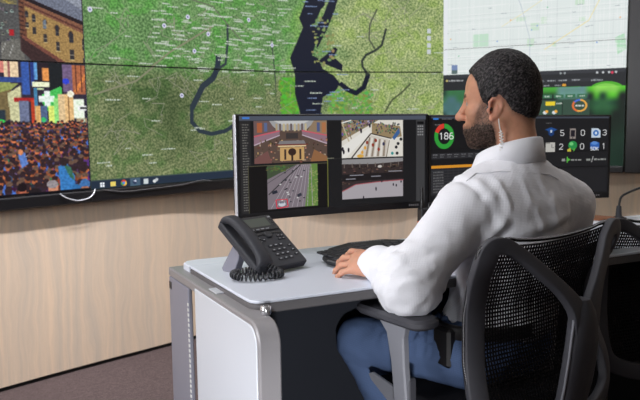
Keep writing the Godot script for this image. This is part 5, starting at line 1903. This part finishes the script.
	for q in [[wl, el], [wr, er]]:
		var d: Vector3 = (q[0] - q[1]).normalized()
		var s1 := d.cross(Vector3.UP).normalized()
		var u1 := s1.cross(d)
		var cr := []
		for p in [[-0.066, 0.040], [-0.064, 0.0435], [-0.03, 0.042], [0.004, 0.039], [0.006, 0.037], [0.004, 0.0345], [-0.03, 0.034]]:
			var ring := []
			for k in 28:
				var a := TAU * k / 28
				ring.append(q[0] + d * p[0] + s1 * cos(a) * p[1] * 1.05 + u1 * sin(a) * p[1] * 0.9 - origin)
			ring.reverse()
			cr.append(ring)
		cs = begin()
		loft(cs, cr, true, false)
		obj("cuff", done(cs), M.shirt, so)
	# ---------- trousers ----------
	var hl := pelvis - rt * 0.082 + Vector3(0, -0.02, 0)
	var hr := pelvis + rt * 0.082 + Vector3(0, -0.02, 0)
	var kl := Vector3(0.108, 0.528, -2.045)
	var kr := Vector3(0.30, 0.53, -2.30)
	var al := Vector3(0.30, 0.09, -2.08)
	var ar := Vector3(0.34, 0.09, -2.22)
	var g := Field.new()
	g.ell(pelvis + Vector3(0, -0.005, 0), Vector3(0.17, 0.085, 0.13), tb, 0.05)
	g.cap(hl, kl, 0.096, 0.064, 0.05)
	g.cap(hr, kr, 0.096, 0.064, 0.05)
	g.cap(kl, al, 0.066, 0.05, 0.02)
	g.cap(kr, ar, 0.066, 0.05, 0.02)
	var gm: Array = g.mesh(Vector3(0.0, 0.03, -2.42), Vector3(0.68, 0.68, -1.72), 0.012)
	relax(gm, 2, 0.5)
	var wn := noise(91, 14.0, 2)
	var gv: PackedVector3Array = gm[0]
	var gn: PackedVector3Array = gm[1]
	for i in gv.size():
		var p := gv[i]
		var along := (p - hl).dot((kl - hl).normalized())
		var hipfold := smoothstep(0.16, 0.04, absf(along - 0.12)) * smoothstep(0.52, 0.62, p.y)
		gv[i] += gn[i] * (0.009 * hipfold * sin(along * 190.0 + wn.get_noise_3dv(p) * 4.0) + 0.0035 * wn.get_noise_3dv(p * Vector3(1, 2, 1)))
	gm[0] = gv
	gm[1] = Field.normals(gv, gm[2])
	var trm := ArrayMesh.new()
	net_surface(trm, gm, null, origin)
	var to := obj("trousers", trm, M.trousers, t)
	# belt and pouch
	var bp := []
	for k in 32:
		var a := -TAU * k / 32
		bp.append(pelvis + Vector3(0, 0.05, 0) + tb * Vector3(cos(a) * 0.163, 0, sin(a) * 0.123) - origin)
	cs = begin()
	band(cs, bp, Vector3.UP, 0.02, 0.034, true)
	obj("belt", done(cs), M.leather, to)
	cs = begin()
	box(cs, pelvis + tb * Vector3(-0.172, 0.012, 0.005) - origin, Vector3(0.03, 0.10, 0.06), 0.008, tb)
	tag(obj("belt_pouch", done(cs), M.leather, to), "black pouch on the belt")
	# shoes
	for q in [[al, -1.0], [ar, 1.0]]:
		var d := Basis(Vector3.UP, deg_to_rad(40.0))
		var rr := []
		for p in [[0.075, 0.02, 0.03, 0.05], [0.07, 0.032, 0.045, 0.06], [0.03, 0.038, 0.06, 0.07], [-0.04, 0.04, 0.048, 0.055], [-0.11, 0.046, 0.036, 0.042], [-0.16, 0.042, 0.028, 0.034], [-0.19, 0.026, 0.02, 0.026], [-0.2, 0.01, 0.012, 0.02]]:
			var ring := []
			for k in 18:
				var a := TAU * k / 18
				ring.append(Vector3(q[0].x, 0.004, q[0].z) + d * Vector3(cos(a) * p[1], maxf(0.0, p[3] * 0.6 + sin(a) * p[2]), p[0]) - origin)
			rr.append(ring)
		cs = begin()
		loft(cs, rr)
		obj("shoe", done(cs), M.leather, t)
	# clear coiled earpiece tube
	var HP := func(v: Vector3): return H * v - origin
	cs = begin()
	ball(cs, HP.call(Vector3(-0.0795, -0.004, -0.017)), Vector3(0.006, 0.0085, 0.008), hb)
	var ep := obj("earpiece", done(cs), M.ear_bud, t)
	cs = begin()
	var tp := []
	var base := smooth([Vector3(-0.09, -0.03, 0.009), Vector3(-0.087, -0.05, 0.010), Vector3(-0.082, -0.065, 0.012), Vector3(-0.076, -0.085, 0.012), Vector3(-0.078, -0.105, 0.010), Vector3(-0.074, -0.122, 0.006)], 14)
	for i in base.size():
		var u := float(i) / base.size()
		var amp := 0.0045 * smoothstep(0.3, 0.4, u)
		var a := i * 1.25
		tp.append(HP.call(base[i] + Vector3(sin(a) * amp, 0, cos(a) * amp)))
	tube(cs, tp, 0.0016, 6)
	obj("earpiece_tube", done(cs), M.ear_tube, ep)

# head in its own axes: x to its right, y up, face towards -z
func head_field(f: Field):
	f.ell(Vector3(0, 0.052, 0.004), Vector3(0.076, 0.092, 0.087), Basis(), 0.02)
	f.ell(Vector3(0, 0.02, 0.018), Vector3(0.068, 0.075, 0.066), Basis(), 0.03)
	f.ell(Vector3(0, 0.045, -0.045), Vector3(0.060, 0.058, 0.050), Basis(), 0.03)          # forehead
	f.ell(Vector3(0, -0.025, -0.045), Vector3(0.056, 0.07, 0.049), Basis(), 0.03)          # face
	for s in [-1.0, 1.0]:
		f.cap(Vector3(s * 0.056, -0.035, -0.002), Vector3(s * 0.022, -0.082, -0.066), 0.018, 0.017, 0.03)   # jaw
		f.cap(Vector3(s * 0.012, 0.030, -0.091), Vector3(s * 0.044, 0.030, -0.076), 0.0075, 0.008, 0.016)   # brow
		f.ell(Vector3(s * 0.041, -0.012, -0.066), Vector3(0.021, 0.018, 0.02), Basis(), 0.024)               # cheek
		f.ell(Vector3(s * 0.031, 0.012, -0.098), Vector3(0.017, 0.011, 0.014), Basis(), 0.012, 1)            # eye socket
		f.cap(Vector3(s * 0.021, 0.019, -0.089), Vector3(s * 0.043, 0.016, -0.079), 0.0042, 0.004, 0.005)    # upper lid
		f.cap(Vector3(s * 0.022, 0.006, -0.087), Vector3(s * 0.042, 0.007, -0.078), 0.0035, 0.0035, 0.005)   # lower lid
	f.ell(Vector3(0, -0.087, -0.076), Vector3(0.023, 0.019, 0.018), Basis(), 0.022)           # chin
	f.ell(Vector3(0, -0.053, -0.087), Vector3(0.031, 0.020, 0.015), Basis(), 0.02)            # muzzle
	f.cap(Vector3(0, 0.022, -0.093), Vector3(0, -0.020, -0.118), 0.0085, 0.0105, 0.014)       # nose
	f.ell(Vector3(0, -0.0215, -0.1185), Vector3(0.0115, 0.0095, 0.0105), Basis(), 0.008)
	for s in [-1.0, 1.0]:
		f.ell(Vector3(s * 0.0125, -0.024, -0.107), Vector3(0.0075, 0.0075, 0.011), Basis(), 0.008)
		f.ell(Vector3(s * 0.006, -0.031, -0.111), Vector3(0.0034, 0.003, 0.005), Basis(), 0.003, 1)
	f.cap(Vector3(-0.017, -0.047, -0.099), Vector3(0.017, -0.047, -0.099), 0.0055, 0.0055, 0.006)
	f.cap(Vector3(0, -0.0465, -0.1045), Vector3(0, -0.0467, -0.1045), 0.0055, 0.0055, 0.008)
	f.cap(Vector3(-0.015, -0.058, -0.098), Vector3(0.015, -0.058, -0.098), 0.0065, 0.0065, 0.006)
	f.cap(Vector3(0, -0.058, -0.1015), Vector3(0, -0.0582, -0.1015), 0.0055, 0.0055, 0.008)
	# ears
	for s in [-1.0, 1.0]:
		var eb := Basis(Vector3.UP, deg_to_rad(s * -24.0)) * Basis(Vector3.RIGHT, deg_to_rad(10.0))
		var c := Vector3(s * 0.077, 0.0, -0.007)
		var E := func(x: float, y: float, z: float): return c + eb * Vector3(x * s, y * 0.9 - 0.006, z * 0.88)
		f.ell(E.call(-0.003, 0.002, 0.004), Vector3(0.0055, 0.0265, 0.0155), eb, 0.006)
		f.ell(E.call(0.005, -0.002, -0.003), Vector3(0.0078, 0.014, 0.0088), eb, 0.003, 1)
		f.ell(E.call(0.0045, 0.014, 0.004), Vector3(0.006, 0.0085, 0.0072), eb, 0.003, 1)
		var hx := [Vector3(0.002, 0.004, -0.010), Vector3(0.003, 0.018, -0.013), Vector3(0.004, 0.029, -0.006), Vector3(0.005, 0.033, 0.006), Vector3(0.006, 0.028, 0.018), Vector3(0.006, 0.014, 0.0225), Vector3(0.004, -0.002, 0.020), Vector3(0.002, -0.016, 0.013)]
		for i in hx.size() - 1:
			f.cap(E.call(hx[i].x, hx[i].y, hx[i].z), E.call(hx[i + 1].x, hx[i + 1].y, hx[i + 1].z), 0.0038, 0.0038, 0.004)
		f.cap(E.call(0.002, -0.016, 0.012), E.call(0.001, -0.027, 0.0), 0.005, 0.007, 0.006)                # lobe
		f.cap(E.call(0.001, -0.004, -0.014), E.call(0.003, -0.010, -0.010), 0.0045, 0.004, 0.005)           # tragus
		f.cap(E.call(0.003, 0.012, 0.010), E.call(0.0035, -0.012, 0.010), 0.0032, 0.0032, 0.005)            # inner fold

# how hairy a place on the head is; which = 0 scalp, 1 beard
func hairiness(p: Vector3, which: int) -> float:
	var ang := rad_to_deg(atan2(absf(p.x), -p.z))
	if absf(p.x) > 0.0735 and Vector2((p.y + 0.006) / 0.031, (p.z + 0.007) / 0.021).length() < 1.0: return 0.0
	if which == 0:
		var k := [[0.0, 0.088], [30.0, 0.086], [44.0, 0.076], [52.0, 0.060], [57.0, 0.034], [62.0, -0.004], [72.0, -0.016], [84.0, -0.004], [96.0, 0.012], [106.0, 0.0], [120.0, -0.03], [150.0, -0.05], [180.0, -0.054]]
		var line := 0.0
		for i in k.size() - 1:
			if ang >= k[i][0]: line = lerpf(k[i][1], k[i + 1][1], clampf((ang - k[i][0]) / (k[i + 1][0] - k[i][0]), 0.0, 1.0))
		var soft := lerpf(0.010, 0.042, smoothstep(46.0, 66.0, ang))
		return smoothstep(line - 0.004, line + soft, p.y)
	# beard: sideburn, cheek line down to the mouth, chin, and under the jaw
	if p.z > 0.004: return 0.0
	var top := lerpf(-0.030, 0.03, smoothstep(-0.072, -0.036, p.z))
	if p.z < -0.075: top = -0.036
	var d := smoothstep(top + 0.006, top - 0.026, p.y)
	d *= smoothstep(-0.122, -0.1, p.y + maxf(0.0, p.z + 0.05) * 0.55)
	d *= smoothstep(0.002, -0.016, p.z)
	d *= lerpf(0.62, 1.0, smoothstep(-0.03, -0.066, p.y))
	if absf(p.y + 0.0525) < 0.0105 and absf(p.x) < 0.02 and p.z < -0.094: d *= 0.1
	return d

func head_colors(v: PackedVector3Array, HI: Transform3D) -> PackedColorArray:
	var c := PackedColorArray()
	c.resize(v.size())
	var n := noise(55, 60.0, 2)
	var sp := rng(19)
	for i in v.size():
		var p := HI * v[i]
		var base := Color(0.50, 0.248, 0.158)
		if p.y < -0.16 or p.length() > 0.24:
			c[i] = Color(0.54, 0.275, 0.185) * (1.0 + 0.08 * n.get_noise_3dv(p))
			continue
		base = base.lerp(Color(0.56, 0.23, 0.16), smoothstep(0.03, 0.0, Vector2(p.x, p.y + 0.022).length()) * 0.4)
		if absf(p.x) > 0.077: base = base.lerp(Color(0.58, 0.25, 0.18), 0.5)
		base *= 1.0 + 0.1 * n.get_noise_3dv(p)
		if absf(p.y + 0.0525) < 0.010 and absf(p.x) < 0.02 and p.z < -0.095: base = Color(0.42, 0.17, 0.14)
		# brows
		if absf(p.y - 0.033) < 0.005 and absf(p.x) > 0.012 and absf(p.x) < 0.05 and p.z < -0.07: base = base.lerp(Color(0.03, 0.02, 0.018), 0.85)
		var st := maxf(hairiness(p, 0), hairiness(p, 1) * 1.05)
		base = base.lerp(Color(0.03, 0.022, 0.02), clampf(st * (0.75 + 0.6 * sp.randf()), 0.0, 0.95))
		c[i] = base
	return c

# the hairy part of the head's net, grown outwards
func shell(m: Array, which: int, HI: Transform3D) -> Array:
	var v: PackedVector3Array = m[0]
	var n: PackedVector3Array = m[1]
	var idx: PackedInt32Array = m[2]
	var map := PackedInt32Array()
	map.resize(v.size())
	map.fill(-1)
	var h := PackedFloat32Array()
	h.resize(v.size())
	for i in v.size():
		var p := HI * v[i]
		if p.y > -0.14 and p.length() < 0.2: h[i] = hairiness(p, which)
	var r := rng(100 + which)
	var ov := PackedVector3Array()
	var oc := PackedColorArray()
	var oi := PackedInt32Array()
	var cut := 0.42 if which == 0 else 0.66
	for i in range(0, idx.size(), 3):
		if h[idx[i]] < cut and h[idx[i + 1]] < cut and h[idx[i + 2]] < cut: continue
		for e in 3:
			var a := idx[i + e]
			if map[a] < 0:
				map[a] = ov.size()
				var t := (0.0075 if which == 0 else 0.004) * smoothstep(cut, 1.0, h[a]) - 0.0006
				if h[a] < cut: t = -0.002
				ov.append(v[a] + n[a] * (t + r.randf_range(-0.0012, 0.0012) * h[a]))
				var b := r.randf()
				var col := Color(0.010, 0.009, 0.0105).lerp(Color(0.10, 0.09, 0.092), b * b * b)
				if which == 1: col = Color(0.018, 0.012, 0.010).lerp(Color(0.11, 0.07, 0.055), b * b)
				oc.append(col)
			oi.append(map[a])
	return [ov, Field.normals(ov, oi), oi, oc]

func hand_pieces(f: Field, W: Vector3, E: Vector3, side: int):
	var dir: Vector3
	var th: Vector3
	if side == 0:
		dir = (console_xf.basis * Vector3(-0.40, -0.05, -0.91)).normalized()
		th = (console_xf.basis * Vector3(0.80, 0.0, -0.36) + Vector3.UP * 0.50).normalized()
	else:
		dir = (console_xf.basis * Vector3(0.0, 0.0, -1.0)).normalized()
		th = (console_xf.basis * Vector3(-1.0, 0.0, 0.0)).normalized()
	th = (th - dir * th.dot(dir)).normalized()
	var up := th.cross(dir) if side == 0 else dir.cross(th)
	if up.y < 0.0: up = -up
	var P := func(a: float, l: float, h: float): return W + dir * (a * 0.86 - 0.019) + th * l + up * h - Vector3.UP * (0.006 if side == 0 else 0.0)
	# palm
	f.cap(P.call(0.0, 0.012, 0.002), P.call(0.075, 0.026, 0.008), 0.021, 0.0135, 0.02)
	f.cap(P.call(0.0, 0.0, 0.002), P.call(0.078, 0.006, 0.010), 0.021, 0.0135, 0.02)
	f.cap(P.call(0.0, -0.01, 0.002), P.call(0.072, -0.013, 0.008), 0.021, 0.013, 0.02)
	f.cap(P.call(0.0, -0.016, 0.0), P.call(0.062, -0.031, 0.004), 0.02, 0.012, 0.02)
	# fingers: lateral, start along, spread, lengths
	var fg := [[0.031, 0.078, 0.16, 0.036, 0.025, 0.020, 0.0088], [0.009, 0.082, 0.0, 0.040, 0.028, 0.021, 0.0090], [-0.014, 0.075, -0.20, 0.037, 0.026, 0.020, 0.0086], [-0.034, 0.062, -0.48, 0.030, 0.020, 0.018, 0.0078]]
	for q in fg:
		var p0: Vector3 = P.call(q[1], q[0], 0.008)
		var d: Vector3 = (dir + th * q[2]).normalized()
		var p1: Vector3 = p0 + (d * cos(0.05) - up * sin(0.05)) * q[3]
		var p2: Vector3 = p1 + (d * cos(0.62) - up * sin(0.62)) * q[4]
		var p3: Vector3 = p2 + (d * cos(0.95) - up * sin(0.95)) * q[5] * 0.8
		f.cap(p0, p1, q[6] * 1.15, q[6], 0.006)
		f.cap(p1, p2, q[6], q[6] * 0.92, 0.003)
		f.cap(p2, p3, q[6] * 0.92, q[6] * 0.8, 0.003)
	# thumb
	var t0: Vector3 = P.call(0.018, 0.024, -0.006)
	var t1: Vector3 = P.call(0.052, 0.052, -0.012)
	var t2: Vector3 = P.call(0.083, 0.060, -0.018)
	var t3: Vector3 = P.call(0.105, 0.058, -0.022)
	f.cap(t0, t1, 0.016, 0.0115, 0.016)
	f.cap(t1, t2, 0.0112, 0.0102, 0.004)
	f.cap(t2, t3, 0.0102, 0.0085, 0.004)

const FOLDS := [[1.159, 1.003, 1.175, 0.948, -0.007, 0.010], [1.180, 1.0, 1.20, 0.94, 0.004, 0.012], [1.227, 0.992, 1.239, 0.905, 0.006, 0.009], [1.228, 0.901, 1.174, 0.839, 0.008, 0.012], [1.228, 0.866, 1.157, 0.787, -0.010, 0.012],
	[1.303, 0.845, 1.485, 0.865, -0.010, 0.010], [1.26, 0.865, 1.45, 0.89, 0.005, 0.014], [1.298, 1.0, 1.304, 0.924, 0.003, 0.008], [1.384, 0.947, 1.392, 0.861, 0.005, 0.011], [1.356, 0.996, 1.377, 0.921, 0.004, 0.010], [1.472, 0.927, 1.485, 0.861, -0.005, 0.010],
	[1.184, 0.932, 1.202, 0.865, -0.005, 0.010], [1.32, 0.93, 1.335, 0.86, 0.004, 0.010], [1.24, 0.80, 1.255, 0.68, 0.007, 0.014], [1.30, 0.80, 1.31, 0.66, -0.006, 0.012], [1.36, 0.82, 1.36, 0.68, 0.006, 0.014], [1.42, 0.82, 1.41, 0.68, -0.005, 0.012], [1.19, 0.76, 1.22, 0.66, -0.006, 0.012]]

func wrinkle(m: Array, el: Vector3, wl: Vector3, sl: Vector3, sr: Vector3, pelvis: Vector3, ax: Vector3):
	var v: PackedVector3Array = m[0]
	var n: PackedVector3Array = m[1]
	var nz := noise(81, 9.0, 2)
	var nf := noise(82, 26.0, 2)
	var fd := (wl - el).normalized()
	var flen := (wl - el).length()
	var ud := (el - sl).normalized()
	for i in v.size():
		var p := v[i]
		var d := 0.004 * nz.get_noise_3dv(p) + 0.002 * nf.get_noise_3dv(p)
		# bunching along the forearm
		var a := (p - el).dot(fd)
		var off := (p - el - fd * clampf(a, 0.0, flen)).length()
		if off < 0.085:
			var w := smoothstep(-0.05, 0.03, a) * smoothstep(flen - 0.045, flen - 0.09, a)
			d += 0.0026 * w * sin(a * 190.0 + nz.get_noise_3dv(p) * 7.0)
		# drag lines across the elbow and from the armpit
		var b := (p - sl).dot(ud)
		var uo := (p - sl - ud * clampf(b, 0.0, 0.26)).length()
		if uo < 0.1:
			var w := smoothstep(0.10, 0.2, b)
			d += 0.0022 * w * sin(b * 120.0 + p.x * 60.0 + nz.get_noise_3dv(p) * 5.0)
		# creases in the cloth of the back: [across, up, across, up, height, width] in the plane of the back
		if n[i].z > -0.2 and off > 0.06:
			var q := Vector2(p.x * 0.89 - p.z * 0.456, p.y)
			for c in FOLDS:
				var a0 := Vector2(c[0], c[1])
				var ba := Vector2(c[2], c[3]) - a0
				var tt := clampf((q - a0).dot(ba) / ba.length_squared(), 0.0, 1.0)
				var dist: float = (q - a0 - ba * tt).length() / c[5]
				if dist < 2.5: d += c[4] * exp(-dist * dist) * smoothstep(0.0, 0.25, tt + 0.12) * smoothstep(1.0, 0.7, tt - 0.12)
		v[i] = p + n[i] * d
	m[0] = v
	m[1] = Field.normals(v, m[2])
